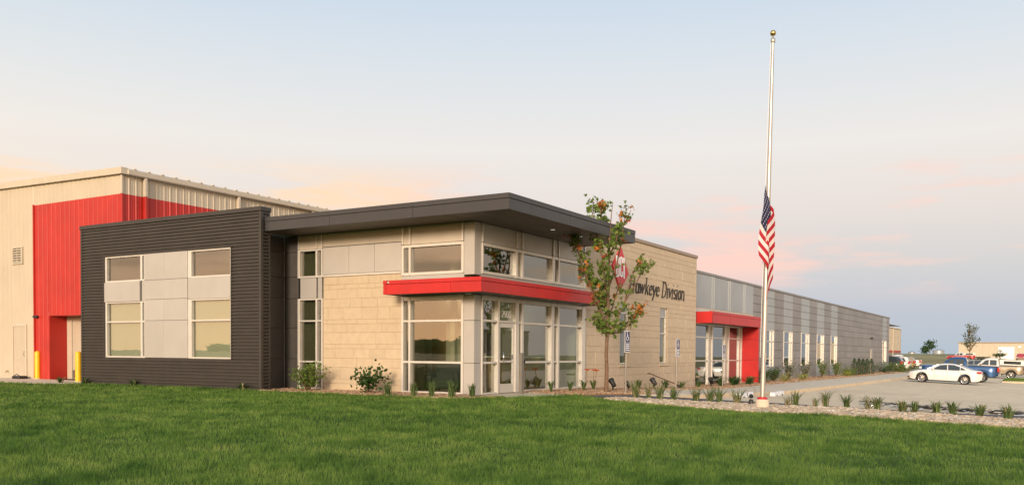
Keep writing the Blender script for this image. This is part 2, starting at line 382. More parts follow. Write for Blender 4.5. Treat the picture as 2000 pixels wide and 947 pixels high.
def blades(P, hgt, wid, lean, rs, name, mat, tone=None):
    n = len(P); ang = rs.uniform(0, 2*np.pi, n); la = rs.uniform(0, 2*np.pi, n)
    wx = np.cos(ang)*wid/2; wy = np.sin(ang)*wid/2; lx = np.cos(la)*lean*hgt; ly = np.sin(la)*lean*hgt
    V = np.zeros((n, 5, 3)); Z0 = P[:, 2]
    V[:, 0] = np.stack([P[:, 0]-wx, P[:, 1]-wy, Z0-.01], 1); V[:, 1] = np.stack([P[:, 0]+wx, P[:, 1]+wy, Z0-.01], 1)
    V[:, 2] = np.stack([P[:, 0]-wx*.8+lx*.35, P[:, 1]-wy*.8+ly*.35, Z0+hgt*.6], 1); V[:, 3] = np.stack([P[:, 0]+wx*.8+lx*.35, P[:, 1]+wy*.8+ly*.35, Z0+hgt*.6], 1)
    V[:, 4] = np.stack([P[:, 0]+lx, P[:, 1]+ly, Z0+hgt], 1)
    b = (np.arange(n)*5)[:, None]
    idx = np.concatenate([b+np.array([0, 1, 3]), b+np.array([0, 3, 2]), b+np.array([2, 3, 4])], 1).reshape(-1)
    me = bpy.data.meshes.new(name); me.vertices.add(n*5); me.vertices.foreach_set('co', V.reshape(-1)); nt_ = n*3
    me.loops.add(nt_*3); me.loops.foreach_set('vertex_index', idx.astype(np.int32)); me.polygons.add(nt_)
    me.polygons.foreach_set('loop_start', np.arange(nt_, dtype=np.int32)*3)
    me.update(calc_edges=True)
    at_ = me.attributes.new('rnd', 'FLOAT', 'POINT'); at_.data.foreach_set('value', np.repeat(rs.uniform(0, 1, n) if tone is None else tone, 5))
    me.materials.append(MATS[mat]); return link(name, me)
rs = np.random.default_rng(3)
NB = 800000
dist = 4.5*np.exp(rs.uniform(0, 1, NB)**.85*math.log(46/4.5)); az = YAW+rs.uniform(-R_(44), R_(44), NB)
PX = CAM.x+dist*np.cos(az); PY = CAM.y+dist*np.sin(az); ok = PX < lawn_edge(PY)+rs.uniform(-.05, .03, NB)
PX, PY, dist = PX[ok], PY[ok], dist[ok]
patch = .5+.5*np.sin(PX*1.1+1.7*np.sin(PY*.8))*np.sin(PY*1.3+1.1*np.sin(PX*.6))
P = np.stack([PX, PY, H(PX, PY)], 1); n = len(P)
def vnoise(x, y, sc, seed):
    g = np.random.default_rng(seed).uniform(0, 1, (256, 256)); a = x/sc+700; b = y/sc+700; i = np.floor(a).astype(int); j = np.floor(b).astype(int); fa, fb_ = a-i, b-j
    fa = fa*fa*(3-2*fa); fb_ = fb_*fb_*(3-2*fb_); i %= 255; j %= 255
    return (g[i, j]*(1-fa)+g[i+1, j]*fa)*(1-fb_)+(g[i, j+1]*(1-fa)+g[i+1, j+1]*fa)*fb_
mott = .45*vnoise(PX, PY, .16, 1)+.35*vnoise(PX, PY, .5, 2)+.20*vnoise(PX, PY, 2.2, 3)
hump = smooth(.56, .78, .5*vnoise(PX+.5*PY, PY-.5*PX, .6, 8)+.5*vnoise(PX, PY, .22, 9))
P[:, 2] += .012*(vnoise(PX, PY, .5, 4)-.5)
tone = (1-.7*hump)*np.clip(.45*rs.uniform(0, 1, n)+.55*np.clip((mott-.5)*2.4+.5, 0, 1), 0, 1)
tag(blades(P, rs.uniform(.035, .078, n)*(.7+.6*vnoise(PX, PY, .35, 5)+.55*hump), .0037*np.clip(dist/9, .8, 3.2), rs.uniform(.2, 1.0, n), rs, 'grass', 'grass_blade', tone),
    'short green mown grass blades covering the lawn', 'grass', kind='stuff')

# concrete and asphalt
def poly_rows(pairs): return [(a, b) for a, b in pairs]
lot = strip('parking_lot', [((5.0+i*5.2, -4.05), (5.0+i*5.2, -46)) for i in range(24)], 'concrete', off=-.125, thick=.2, nsub=20); tag(lot, kind='structure')
for i in range(11):                                       # poured slabs of the near part, each with its own edges
    for j in range(6):
        xa, ya = 5.02+i*4.6, -4.08-j*4.6
        xb, yb = xa+4.57, ya-4.57
        o = strip('concrete_slab', [((xa, ya), (xa, yb)), (((xa+xb)/2, ya), ((xa+xb)/2, yb)), ((xb, ya), (xb, yb))], 'concrete', off=-.117, thick=.03, nsub=2, parent=lot)
asp = strip('asphalt_drive', [((2.5, -1.72), (4.9, -1.9)), ((3.0, -2.45), (4.95, -2.6)), ((2.2, -3.3), (4.98, -3.4)), ((2.0, -4.1), (4.98, -4.1)), ((2.0, -6.3), (4.98, -6.3)), ((2.3, -8.5), (4.98, -8.5)), ((2.3, -12), (4.98, -12)), ((2.3, -46), (4.98, -46))], 'asphalt', off=-.03, thick=.1, nsub=6); tag(asp, kind='structure')
walk = strip('sidewalk', [((4.95, -3.0), (4.95, -4.0))]+[((x, -1.55), (x, -4.02)) for x in np.arange(6.6, 121, 3)], 'concrete_pale', off=-.006, thick=.2, nsub=4); tag(walk, kind='structure')
for i in range(26):
    xa = 6.62+i*1.83
    strip('paving_slab', [((xa, -1.56), (xa, -4.0)), ((xa+1.815, -1.56), (xa+1.815, -4.0))], 'concrete_pale', off=.004, thick=.02, nsub=3, parent=walk)
kerb = MB()
for i in range(38):
    xa = 5.05+i*2.0; z = hh(xa+1, -4.02)
    kerb.cbox(xa, xa+1.985, -4.16, -4.03, z-.25, z+.012, .012)
tag(kerb.build('kerb', 'concrete'), kind='structure')
pad = strip('door_pad', [((-.2, -.04), (-.1, -1.22)), ((1.2, -.04), (1.2, -1.5)), ((2.45, -.04), (2.45, -1.78))], 'concrete_pale', off=.006, thick=.08, nsub=3); tag(pad, kind='structure')
lwalk = strip('service_walk', [((-.01, 16.2), (-2.4, 16.2)), ((-.01, 20), (-2.4, 20)), ((-.01, 40), (-2.4, 40))], 'concrete_pale', off=.01, thick=.1, nsub=4); tag(lwalk, kind='structure')
isl = strip('grass_island', [((63.5+i*1.2, -10.9), (63.5+i*1.2, -30)) for i in range(11)], 'lawn_soil', off=.02, thick=.3, nsub=4); tag(isl, kind='structure')
ik = MB()
for i in range(9): ik.cbox(63.28, 63.48, -10.9-i*2.0-1.98, -10.9-i*2.0, hh(63.4, -11.9-i*2)-.3, hh(63.4, -11.9-i*2)+.03, .012)
tag(ik.build('island_kerb', 'concrete'), kind='structure')
n = 26000; PX = rs.uniform(63.5, 75.4, n); PY = rs.uniform(-24, -10.95, n)
tag(blades(np.stack([PX, PY, H(PX, PY)+.02], 1), rs.uniform(.06, .12, n), np.full(n, .03), rs.uniform(.2, .8, n), rs, 'island_grass', 'grass_blade'), 'grass on the kerbed island among the parked pickups', 'grass', kind='stuff')
# bare soil sheets under the stones
M('bed_soil', (.20, .135, .085), .95, amt=.3, scale=12, bump=.5, bscale=60)
tag(strip('tower_bed', [((-.005, 7.4), (-1.78, 7.0)), ((-.005, 3), (-1.72, 3)), ((-.005, -.02), (-1.66, -.35)), ((-.2, -.05), (-1.4, -.8)), ((-.1, -.6), (-.15, -1.2))], 'bed_soil', off=.004, nsub=4), kind='structure')
tag(strip('wall_bed', [((2.47, -.005), (2.47, -1.72)), ((5, -.005), (5, -2.9)), ((6.55, -.005), (6.55, -3.0)), ((7.2, -.005), (7.2, -1.54)), ((18.6, -.005), (18.6, -1.54))], 'bed_soil', off=.0, nsub=4), kind='structure')
tag(strip('wing_bed', [((18.7, .58), (18.7, -1.54)), ((40, .58), (40, -1.54)), ((82.5, .58), (82.5, -1.54)), ((90, 3.0), (90, -1.54))], 'bed_soil', off=.002, nsub=4), kind='structure')
bed_r = [(-3.45, 1.5, 2.2), (-4.1, 1.1, 2.45), (-5.5, .6, 2.5), (-6.5, .25, 2.65), (-8.1, .02, 3.1), (-9.3, .8, 3.4), (-10.5, .74, 3.4), (-12.1, .4, 3.2), (-13.6, .32, 3.0), (-24, .32, 3.0)]
tag(strip('lawn_bed', [((b, y), (a, y)) for y, a, b in bed_r], 'bed_soil', off=-.01, nsub=4), kind='structure')
# river stones
def stone_mat(name, cols):
    m = bpy.data.materials.new(name); m.use_nodes = True; t = m.node_tree; b = t.nodes['Principled BSDF']
    at_ = t.nodes.new('ShaderNodeAttribute'); at_.attribute_name = 'rnd'; rp = t.nodes.new('ShaderNodeValToRGB'); e = rp.color_ramp.elements; rp.color_ramp.interpolation = 'LINEAR'
    while len(e) < len(cols): e.new(.5)
    for i, c in enumerate(cols): e[i].position = i/(len(cols)-1); e[i].color = c+(1,)
    t.links.new(at_.outputs['Fac'], rp.inputs[0]); t.links.new(rp.outputs[0], b.inputs['Base Color']); b.inputs['Roughness'].default_value = .85; MATS[name] = m
stone_mat('river_rock', [(.24, .17, .11), (.47, .38, .27), (.36, .27, .18), (.55, .47, .36), (.30, .22, .15), (.50, .38, .25), (.58, .52, .43)])
stone_mat('brown_rock', [(.20, .11, .06), (.38, .25, .15), (.30, .17, .09), (.44, .33, .22), (.24, .14, .08)])
def ico():
    t = (1+5**.5)/2
    v = np.array([(-1,t,0),(1,t,0),(-1,-t,0),(1,-t,0),(0,-1,t),(0,1,t),(0,-1,-t),(0,1,-t),(t,0,-1),(t,0,1),(-t,0,-1),(-t,0,1)], float); v /= np.linalg.norm(v[0])
    f = np.array([(0,11,5),(0,5,1),(0,1,7),(0,7,10),(0,10,11),(1,5,9),(5,11,4),(11,10,2),(10,7,6),(7,1,8),(3,9,4),(3,4,2),(3,2,6),(3,6,8),(3,8,9),(4,9,5),(2,4,11),(6,2,10),(8,6,7),(9,8,1)])
    return v, f
IV, IF = ico()
def rocks(name, label, P, size, mat, sm=True):
    n = len(P); V = np.repeat(IV[None], n, 0)*(1+rs.uniform(-.22, .22, (n, 12, 1)))
    V *= (size*rs.uniform(.6, 1.35, n))[:, None, None]*np.stack([rs.uniform(.8, 1.5, n), rs.uniform(.7, 1.1, n), rs.uniform(.45, .75, n)], 1)[:, None, :]
    a = rs.uniform(0, 6.28, n); c, s_ = np.cos(a)[:, None], np.sin(a)[:, None]
    X = V[:, :, 0]*c-V[:, :, 1]*s_; Y = V[:, :, 0]*s_+V[:, :, 1]*c; V[:, :, 0] = X; V[:, :, 1] = Y
    V += P[:, None, :]; V[:, :, 2] += size*.25
    idx = (np.arange(n)[:, None, None]*12+IF[None]).reshape(-1)
    me = bpy.data.meshes.new(name); me.vertices.add(n*12); me.vertices.foreach_set('co', V.reshape(-1)); T = n*20
    me.loops.add(T*3); me.loops.foreach_set('vertex_index', idx.astype(np.int32)); me.polygons.add(T); me.polygons.foreach_set('loop_start', np.arange(T, dtype=np.int32)*3); me.update(calc_edges=True)
    me.polygons.foreach_set('use_smooth', np.full(T, sm))
    at_ = me.attributes.new('rnd', 'FLOAT', 'POINT'); at_.data.foreach_set('value', np.repeat(rs.uniform(0, 1, n), 12)); me.materials.append(MATS[mat])
    return tag(link(name, me), label, 'stones', kind='stuff')
def scatter(n, fn):
    out = []
    while len(out) < n:
        p = fn()
        if p is not None: out.append((p[0], p[1], hh(*p)))
    return np.array(out)
by = [b[0] for b in bed_r][::-1]; bl = [b[1] for b in bed_r][::-1]; br = [b[2] for b in bed_r][::-1]
def f_lawnbed():
    y = rs.uniform(-15.5, -3.45); a, b = np.interp(y, by, bl), np.interp(y, by, br); return (rs.uniform(a-.04, b), y)
rocks('river_stones', 'pale river stones filling the bed between lawn and asphalt', scatter(6200, f_lawnbed), .060, 'river_rock')
def f_tower():
    y = rs.uniform(-1.15, 7.2)
    if y < -.05: x = rs.uniform(-1.4-(y+.75)*0.2 if y > -.75 else -1.3+(-.75-y)*2.2, -.2)
    else: x = rs.uniform(-1.74, -.02)
    return (x, y)
rocks('tower_stones', 'tan river stones in the bed below the corner windows', scatter(2600, f_tower), .045, 'brown_rock')
def f_wall():
    x = rs.uniform(2.5, 18.6); y = rs.uniform(-2.95, -.03)
    lim = np.interp(x, [2.47, 5, 6.55, 7.2, 18.6], [-1.70, -2.85, -2.95, -1.56, -1.56]); return (x, y) if y > lim else None
rocks('wall_stones', 'brown river stones in the bed along the stone wall', scatter(4200, f_wall), .05, 'brown_rock')
def f_wing():
    return (18.7+63*rs.uniform(0, 1)**1.5, rs.uniform(-1.52, .55))
rocks('wing_stones', 'reddish gravel in the bed along the grey metal wing', scatter(4500, f_wing), .06, 'brown_rock')

# ------------------------------------------------------------------ office building (corner tower, dark wing, stone block, grey wing)
OB = thing('office_building', 'low office building with glazed corner tower, red canopies, stone block and grey metal wing', 'building')
def part(name, mat, mb, parent=OB, label=None):
    o = mb.build(name, mat, parent)
    if label: o['label'] = label
    return o
def stone_wall(face, pl, u0, u1, z0, z1, holes, parent, mat, seed, hts=(.405, .20, .405, .30, .20), blen=.80):
    """coursed ashlar: every block its own piece, split round the window openings"""
    r = random.Random(seed); zs = [z0]; i = seed
    while zs[-1] < z1-.12: zs.append(min(z1, zs[-1]+hts[i % len(hts)]*r.choice((1, 1, .98)))); i += 1
    zs[-1] = z1
    for h in holes:
        for e in h[2:]:
            k = min(range(len(zs)), key=lambda q: abs(zs[q]-e))
            if abs(zs[k]-e) < .11 and 0 < k < len(zs)-1: zs[k] = e
            else: zs.append(e); zs.sort()
    j = .008
    for a, b in zip(zs[:-1], zs[1:]):
        u = u0-r.uniform(0, blen*.8); cuts = []
        while u < u1: cuts.append(u); u += blen*r.choice((.75, 1, 1, 1.0, 1.25))
        cuts.append(u1+9)
        free = [(u0, u1)]
        for hu0, hu1, hz0, hz1 in holes:
            if a < hz1-.01 and b > hz0+.01:
                nf = []
                for p, q in free:
                    if hu1 <= p or hu0 >= q: nf.append((p, q)); continue
                    if hu0 > p: nf.append((p, hu0))
                    if hu1 < q: nf.append((hu1, q))
                free = nf
        for p, q in free:
            cs = [p]+[c for c in cuts if p+.12 < c < q-.12]+[q]
            for c0, c1 in zip(cs[:-1], cs[1:]):
                d = r.uniform(-.003, .004)
                fpiece('stone_block', face, pl, c0+j/2, c1-j/2, d, -.07, a+j/2, b-j/2, mat, parent, .007)
# --- shells that give the rooms walls, floors and roofs
mb = MB()
mb.box(.02, 18.5, .02, 7.35, -.6, -.012)
part('floor_slab', 'interior_floor', mb)
# --- corner tower, face A (X = 0)
T1, T2, TT = (.90, .96), (2.11, 2.17), (2.74, 2.86)
wA = window(OB, 'A', 0, [(.34, .42), (2.24, 2.31), (2.50, 2.58)], [(.015, .07), T1, T2, TT], .045, -.10, glass='glass_green')
wAu = window(OB, 'A', 0, [(.34, .42), (2.24, 2.31), (2.50, 2.58)], [(3.49, 3.57), (4.31, 4.39)], .045, -.10, glass='glass_green')
wL = window(OB, 'A', 0, [(5.745, 5.80), (5.97, 6.04), (6.73, 6.82)], [(.02, .07), (.87, .92), (2.17, 2.22), (2.86, 2.91)], .045, -.10, glass='glass_green')
wLu = window(OB, 'A', 0, [(5.745, 5.80), (5.97, 6.04), (6.73, 6.82)], [(3.57, 3.63), (4.42, 4.47)], .045, -.10, glass='glass_green')
# --- face B (Y = 0)
wB1 = window(OB, 'B', 0, [(.35, .42), (1.21, 1.29)], [(.015, .06), T1, (2.12, 2.18), TT], .05, -.10)
wB1b = window(OB, 'B', 0, [(1.29, 1.315), (2.24, 2.42)], [(2.12, 2.18), TT], .05, -.10, name='transom_window')
wB2 = window(OB, 'B', 0, [(2.42, 2.43), (2.60, 2.72), (4.52, 4.72), (4.97, 5.08), (6.76, 7.02)], [(.015, .07), T1, T2, TT], .05, -.10)
post = MB(); fb(post, 'B', 0, 2.24, 2.415, .048, -.10, .015, 2.115, b=.005); part('door_jamb', 'alum', post)
wBu = window(OB, 'B', 0, [(.35, .42), (2.24, 2.36), (2.60, 2.70), (4.56, 4.74), (4.98, 5.08), (6.86, 7.02)], [(3.49, 3.57), (4.29, 4.38)], .05, -.10)
# door with glass, pull handle and kick rail
door = MB()
fb(door, 'B', 0, 1.295, 1.41, .01, -.045, .02, 2.115, b=.004); fb(door, 'B', 0, 2.125, 2.235, .01, -.045, .02, 2.115, b=.004)
fb(door, 'B', 0, 1.41, 2.125, .008, -.043, .02, .29); fb(door, 'B', 0, 1.41, 2.125, .008, -.043, 1.98, 2.115); fb(door, 'B', 0, 1.41, 2.125, .02, -.04, .93, .99)
door = part('entrance_door', 'alum', door)
g = MB(); fb(g, 'B', 0, 1.40, 2.135, -.012, -.024, .28, 1.99); part('pane', 'glass', g, door)
for zz in (.9,):
    hd = MB().tube([(1.47, -.01, 1.25), (1.47, -.09, 1.25), (1.47, -.09, .93), (1.47, -.01, .93)], .014, 6); part('pull_handle', 'chrome', hd, door)
lk = MB(); fb(lk, 'B', 0, 1.98, 2.10, .04, .012, 1.05, 1.17, b=.006); part('lock_box', 'chrome', lk, door)
# corner column and opaque panels
for z0, z1 in ((0.005, .915), (.925, 2.13), (2.14, 2.87)):
    c = MB().cbox(-.02, .338, -.02, .338, z0, z1, .006); part('column_panel', 'silver_panel', c)
c = MB().cbox(-.02, .338, -.02, .338, 3.44, 4.93, .006); part('column_panel', 'silver_panel', c)
for u0_, u1_ in ((.36, 2.24), (2.25, 2.58)): fpiece('head_panel', 'A', 0, u0_, u1_, .01, -.05, 4.405, 4.935, 'cream_panel', OB)
fpiece('head_panel', 'A', 0, 2.59, 5.74, .012, -.05, 4.52, 4.935, 'cream_panel', OB)
for u0_, u1_ in ((5.75, 6.02), (6.03, 6.82)): fpiece('head_panel', 'A', 0, u0_, u1_, .01, -.05, 4.48, 4.935, 'cream_panel', OB)
for u0_, u1_ in ((2.60, 3.625), (3.635, 4.655), (4.665, 5.73)): fpiece('upper_panel', 'A', 0, u0_, u1_, .03, -.05, 3.64, 4.50, 'silver_panel', OB)
fl = MB(); fb(fl, 'A', 0, 2.59, 5.74, .045, -.05, 3.575, 3.63); part('flashing', 'alum', fl)
for u0_, u1_ in ((5.80, 5.97), (6.04, 6.73)): fpiece('spandrel_panel', 'A', 0, u0_, u1_, .01, -.06, 2.915, 3.565, 'silver_panel', OB)
for u0_, u1_ in ((.35, 2.40), (2.41, 4.62), (4.63, 4.98), (4.99, 7.02)): fpiece('head_panel', 'B', 0, u0_, u1_, .01, -.05, 4.395, 4.935, 'silver_panel', OB)
for u0_, u1_ in ((.35, 7.02),): fpiece('sill_panel', 'B', 0, u0_, u1_, .01, -.05, 2.87, 3.485, 'silver_panel', OB)
fpiece('sill_panel', 'A', 0, .345, 2.585, .01, -.05, 2.87, 3.485, 'silver_panel', OB)
# vertical trims rising past the head panels to the soffit
for u in (2.30, 2.66, 4.66, 5.03, 6.95, .385):
    t = MB(); fb(t, 'B', 0, u-.035, u+.035, .05, .012, 4.40, 4.93); part('vertical_trim', 'alum', t)
for u in (.38, 2.54, 2.275, 5.775, 6.005, 6.78):
    t = MB(); fb(t, 'A', 0, u-.03, u+.03, .045, .014, 4.485 if u > 5 else 4.41, 4.93); part('vertical_trim', 'alum', t)
# stone infill on face A
swA = MB(); fb(swA, 'A', 0, 2.585, 5.742, -.012, -.2, -.3, 3.573); swA = part('stone_infill', 'mortar', swA)
stone_wall('A', 0, 2.59, 5.738, -.05, 3.572, [], swA, 'stone', 3, blen=.62, hts=(.30, .145, .36, .27, .145, .37, .285))
# charcoal panels beside the dark wing
zz = [0.0, .98, 1.98, 2.93, 3.62, 4.42, 4.93]
for a, b in zip(zz[:-1], zz[1:]):
    fpiece('charcoal_panel', 'A', 0, 6.83, 7.42, .0, -.06, a+.005, b-.005, 'charcoal_panel', OB)
    fpiece('charcoal_panel', 'B', 7.44, -1.14, -.02, .0, -.06, a+.005, b-.005, 'charcoal_panel', OB)
mb = MB(); fb(mb, 'A', 0, 6.82, 7.5, -.07, -.12, 0, 4.93); fb(mb, 'B', 7.44, -1.14, 0, -.07, -.12, 0, 5.3); part('panel_backing', 'black_plastic', mb)
# roof canopy: fascia panels, cap, soffit planks
rc = MB(); rc.box(-1.33, 6.72, -1.93, 7.3, 4.975, 5.28); rc = part('roof_canopy', 'roof_membrane', rc)
for a, b in ((-1.99, 1.12), (1.13, 4.20), (4.21, 6.86)): fpiece('fascia_panel', 'A', -1.335, a, b, .055, 0, 4.93, 5.215, 'fascia_metal', rc); fpiece('fascia_cap', 'A', -1.335, a-.002, b, .067, -.1, 5.222, 5.355, 'fascia_metal', rc)
for a, b in ((-1.33, -.25), (-.24, 2.05), (2.06, 4.45), (4.46, 6.80)): fpiece('fascia_panel', 'B', -1.935, a, b, .055, 0, 4.93, 5.215, 'fascia_metal', rc); fpiece('fascia_cap', 'B', -1.935, a, b, .067, -.1, 5.224, 5.357, 'fascia_metal', rc)
e = MB(); e.cbox(6.73, 6.80, -1.93, 7.3, 4.93, 5.35, .006); part('fascia_end', 'fascia_metal', e, rc)
for k in range(10):
    y = -1.93+k*.193; piece('soffit_plank', (8.0, .186, .03), 'soffit_metal', rc, (2.70, y+.0965, 4.957), .006)
for k in range(7):
    x = -1.32+k*.187; piece('soffit_plank', (.181, 7.0, .03), 'soffit_metal', rc, (x+.094, 3.52, 4.957), .006)
mb = MB(); mb.box(-.02, 6.72, .0, 7.3, 4.945, 4.972); part('ceiling', 'interior_paint', mb, rc)
for x, y in ((2.62, -1.1), (4.45, -1.1)):
    l_ = MB().lathe([(.001, -.006), (.06, -.006), (.07, .0), (.07, .02)], (x, y, 4.938), 14); part('soffit_light', 'warm_lamp', l_, rc)
# red entrance canopy
ec = MB(); ec.box(-.90, 0, -.80, 2.46, 2.90, 3.19); ec.box(0, 7.0, -.80, 0, 2.90, 3.19); ec = part('entrance_canopy', 'soffit_metal', ec)
for a, b in ((-.865, .14), (.148, 2.41), (2.418, 2.52)):
    fpiece('fascia_panel', 'A', -.905, a, b, .055, 0, 2.875, 3.16, 'canopy_red', ec); 
for a, b in ((-.87, 2.30), (2.38, 2.52)):
    fpiece('fascia_cap', 'A', -.905, a, b, .066, -.12, 3.166, 3.275, 'canopy_red', ec)
for a, b in ((-.90, .115), (.123, 2.46), (2.468, 4.86), (4.868, 7.10)):
    fpiece('fascia_panel', 'B', -.805, a, b, .055, 0, 2.875, 3.16, 'canopy_red', ec); fpiece('fascia_cap', 'B', -.805, a, b, .066, -.12, 3.168, 3.277, 'canopy_red', ec)
e = MB(); e.cbox(-.90, 0-.03, 2.465, 2.52, 2.875, 3.27, .006); e.cbox(7.04, 7.10, -.80, -.01, 2.875, 3.27, .006); part('fascia_end', 'canopy_red', e, ec)
dl = MB().box(-.95, -.75, 2.31, 2.37, 3.20, 3.24); part('scupper', 'alum', dl, ec)
for x, y in ((1.4, -.45), (3.6, -.45), (5.8, -.45)):
    l_ = MB().lathe([(.001, -.006), (.06, -.006), (.07, .0), (.07, .02)], (x, y, 2.893), 12); part('soffit_light', 'lens', l_, ec)
# lobby behind the glass
mb = MB(); mb.box(6.6, 6.75, .15, 7.3, 0, 4.93); mb.box(.12, 6.6, 6.95, 7.1, 0, 4.93); part('interior_wall', 'interior_paint', mb)
mb = MB(); mb.box(3.6, 3.75, 2.6, 6.95, 0, 4.9); mb.box(1.5, 3.6, 4.4, 4.52, 0, 3.2); part('partition_wall', 'interior_paint', mb); M('backdrop_olive', (.088, .090, .055), .8); part('dim_backdrop', 'backdrop_olive', MB().box(.2, .21, 5.78, 6.80, .05, 4.5))  # olive sheet added behind the narrow panes, coloured like the dim interior
mb = MB(); mb.box(3.57, 3.595, 3.2, 4.1, 0, 2.2); part('accent_panel', 'interior_accent', mb)
for x, y in ((2.2, 2.2), (3.1, 3.0)): part('interior_column', 'interior_paint', MB().cbox(x, x+.18, y, y+.18, 0, 4.9, .01))
mb = MB(); mb.box(.12, 2.6, 5.2, 6.9, 2.95, 3.1); part('bulkhead', 'interior_paint', mb)
# --- stone block
SH = [(10.08, 10.98, .80, 3.15), (14.17, 15.05, .80, 3.15)]
sb = MB()
us = [7.03, 10.08, 10.98, 14.17, 15.05, 18.62]
for i in range(5):
    if i in (1, 3): fb(sb, 'B', 0, us[i], us[i+1], -.012, -.3, -.8, .80); fb(sb, 'B', 0, us[i], us[i+1], -.012, -.3, 3.15, 5.62)
    else: fb(sb, 'B', 0, us[i], us[i+1], -.012, -.3, -.8, 5.62)
sb.box(18.30, 18.62, .3, 7, -.8, 5.62); sb.box(7.03, 7.3, .3, 7, 4.9, 5.62)
sb = part('stone_wall', 'mortar', sb)
stone_wall('B', 0, 7.03, 18.63, -.62, 5.62, SH, sb, 'stone_pale', 5, blen=.95)
mb = MB(); mb.cbox(7.0, 18.66, -.05, .36, 5.625, 5.76, .01); mb.cbox(18.28, 18.66, .37, 7, 5.625, 5.76, .01); mb.cbox(7.0, 7.3, .37, 7, 5.625, 5.76, .01); part('coping', 'coping', mb)
mb = MB(); mb.box(7.3, 18.3, .3, 7.3, 5.0, 5.2); part('flat_roof', 'roof_membrane', mb)
for (a, b, c, d) in SH:
    w = window(OB, 'B', .09, [(a+.005, a+.055), (b-.055, b-.005)], [(c+.01, c+.06), (2.05, 2.10), (2.76, 2.81), (3.10, 3.145)], .02, -.06, skip=[(0, 2)])
    fpiece('spandrel_panel', 'B', .09, a+.06, b-.06, -.0, -.03, 2.815, 3.095, 'blue_grey_panel', w)
    s_ = MB(); fb(s_, 'B', 0, a-.06, b+.06, .035, -.2, c-.10, c-.005, b=.008); part('window_sill', 'stone_pale', s_)
    [part('reveal', 'stone_pale', fb(MB(), 'B', 0, q_-.005, q_+.005, -.073, -.3, c, d)) for q_ in (a-.001, b+.001)]
mb = MB(); mb.box(7.3, 18.3, 3.0, 3.1, -.4, 5.0); M('dim_room', (.10, .10, .09), .8); part('interior_wall', 'dim_room', mb)  # dark wall colour stands in for the shade of the room
# --- dark corrugated wing
def corr(u0_, u1_, z0, z1, face='A', pl=-1.5, pitch=.107, dep=.046):
    pr = []; k0 = math.floor(z0/pitch)-1; z = k0*pitch
    while z < z1+pitch:
        for dz, d in ((0, 0), (.014, dep), (.066, dep), (.080, 0)):
            if z0 <= z+dz <= z1: pr.append((z+dz, d))
        z += pitch
    def dd(z): 
        t = (z/pitch % 1)*pitch
        return dep*t/.014 if t < .014 else dep if t < .066 else dep*(1-(t-.066)/.014) if t < .080 else 0
    pr = [(z0, dd(z0))]+[p for p in pr if z0+.001 < p[0] < z1-.001]+[(z1, dd(z1))]
    P = lambda u, d, z: (pl-d, u, z) if face == 'A' else (u, pl-d, z)
    n = len(pr); return MB().add([P(u0_, d, z) for z, d in pr]+[P(u1_, d, z) for z, d in pr], [(i, n+i, n+i+1, i+1) for i in range(n-1)])
dw = MB(); dw.box(-1.46, -1.18, 6.93, 8.23, -.3, 5.5); dw.box(-1.46, -1.18, 14.72, 16.06, -.3, 5.5); dw.box(-1.46, -1.18, 8.23, 14.72, -.3, .95); dw.box(-1.46, -1.18, 8.23, 14.72, 4.50, 5.5)
dw = part('dark_wing_wall', 'black_plastic', dw, label='charcoal screen wall of the dark corrugated wing')
for a, b, c, d in ((6.95, 8.20, .94, 4.53), (14.75, 16.05, .94, 4.53), (6.95, 11.52, .02, .935), (11.525, 16.05, .02, .935), (6.95, 11.52, 4.535, 5.54), (11.525, 16.05, 4.535, 5.54)):
    part('corrugated_sheet', 'charcoal_metal', corr(a, b, c, d), dw)
part('corrugated_sheet', 'charcoal_metal', corr(-1.46, -1.20, .02, 5.54, 'B', 6.92), dw)
mb = MB(); mb.cbox(-1.555, -1.44, 6.87, 6.96, .0, 5.54, .006); mb.cbox(-1.555, -1.44, 16.04, 16.10, .0, 5.54, .006); mb.cbox(-1.2, -1.15, 6.88, 6.95, .0, 5.54, .005); part('corner_trim', 'charcoal_metal', mb, dw)
mb = MB(); mb.cbox(-1.58, -1.12, 6.85, 16.12, 5.545, 5.68, .008); part('wall_cap', 'charcoal_metal', mb, dw)
mb = MB()
mb.box(-1.555, -1.47, 8.19, 14.76, 4.505, 4.53); mb.box(-1.555, -1.47, 8.19, 14.76, .925, .955); mb.box(-1.555, -1.47, 8.195, 8.225, .955, 4.505); mb.box(-1.555, -1.47, 14.725, 14.755, .955, 4.505)
part('opening_trim', 'charcoal_metal', mb, dw)
zr = [(.96, 1.01), (2.18, 2.23), (2.86, 2.90)]; zu = [(3.60, 3.65), (4.45, 4.50)]
window(OB, 'A', -1.47, [(12.51, 12.56), (12.67, 12.76), (14.64, 14.72)], zr, .045, -.08, glass='glass_green'); window(OB, 'A', -1.47, [(12.51, 12.56), (12.67, 12.76), (14.64, 14.72)], zu, .045, -.08, glass='glass_green')
window(OB, 'A', -1.47, [(8.23, 8.29), (10.14, 10.31)], zr, .045, -.08, glass='glass_green'); window(OB, 'A', -1.47, [(8.23, 8.29), (10.14, 10.31)], zu, .045, -.08, glass='glass_green')
fpiece('spandrel_panel', 'A', -1.47, 8.24, 10.30, .05, -.06, 2.905, 3.595, 'silver_panel', OB); fpiece('spandrel_panel', 'A', -1.47, 12.77, 14.76, .075, -.06, 2.905, 3.595, 'silver_panel', OB); fpiece('spandrel_panel', 'A', -1.47, 12.515, 12.665, .05, -.06, 2.905, 3.595, 'silver_panel', OB)
zc = [.965, 2.225, 2.94, 3.60, 4.50]
for a, b in ((10.315, 11.515), (11.525, 12.505)):
    for c, d in zip(zc[:-1], zc[1:]): fpiece('metal_panel', 'A', -1.47, a, b, .07, -.06, c+.004, d-.004, 'silver_panel', OB)
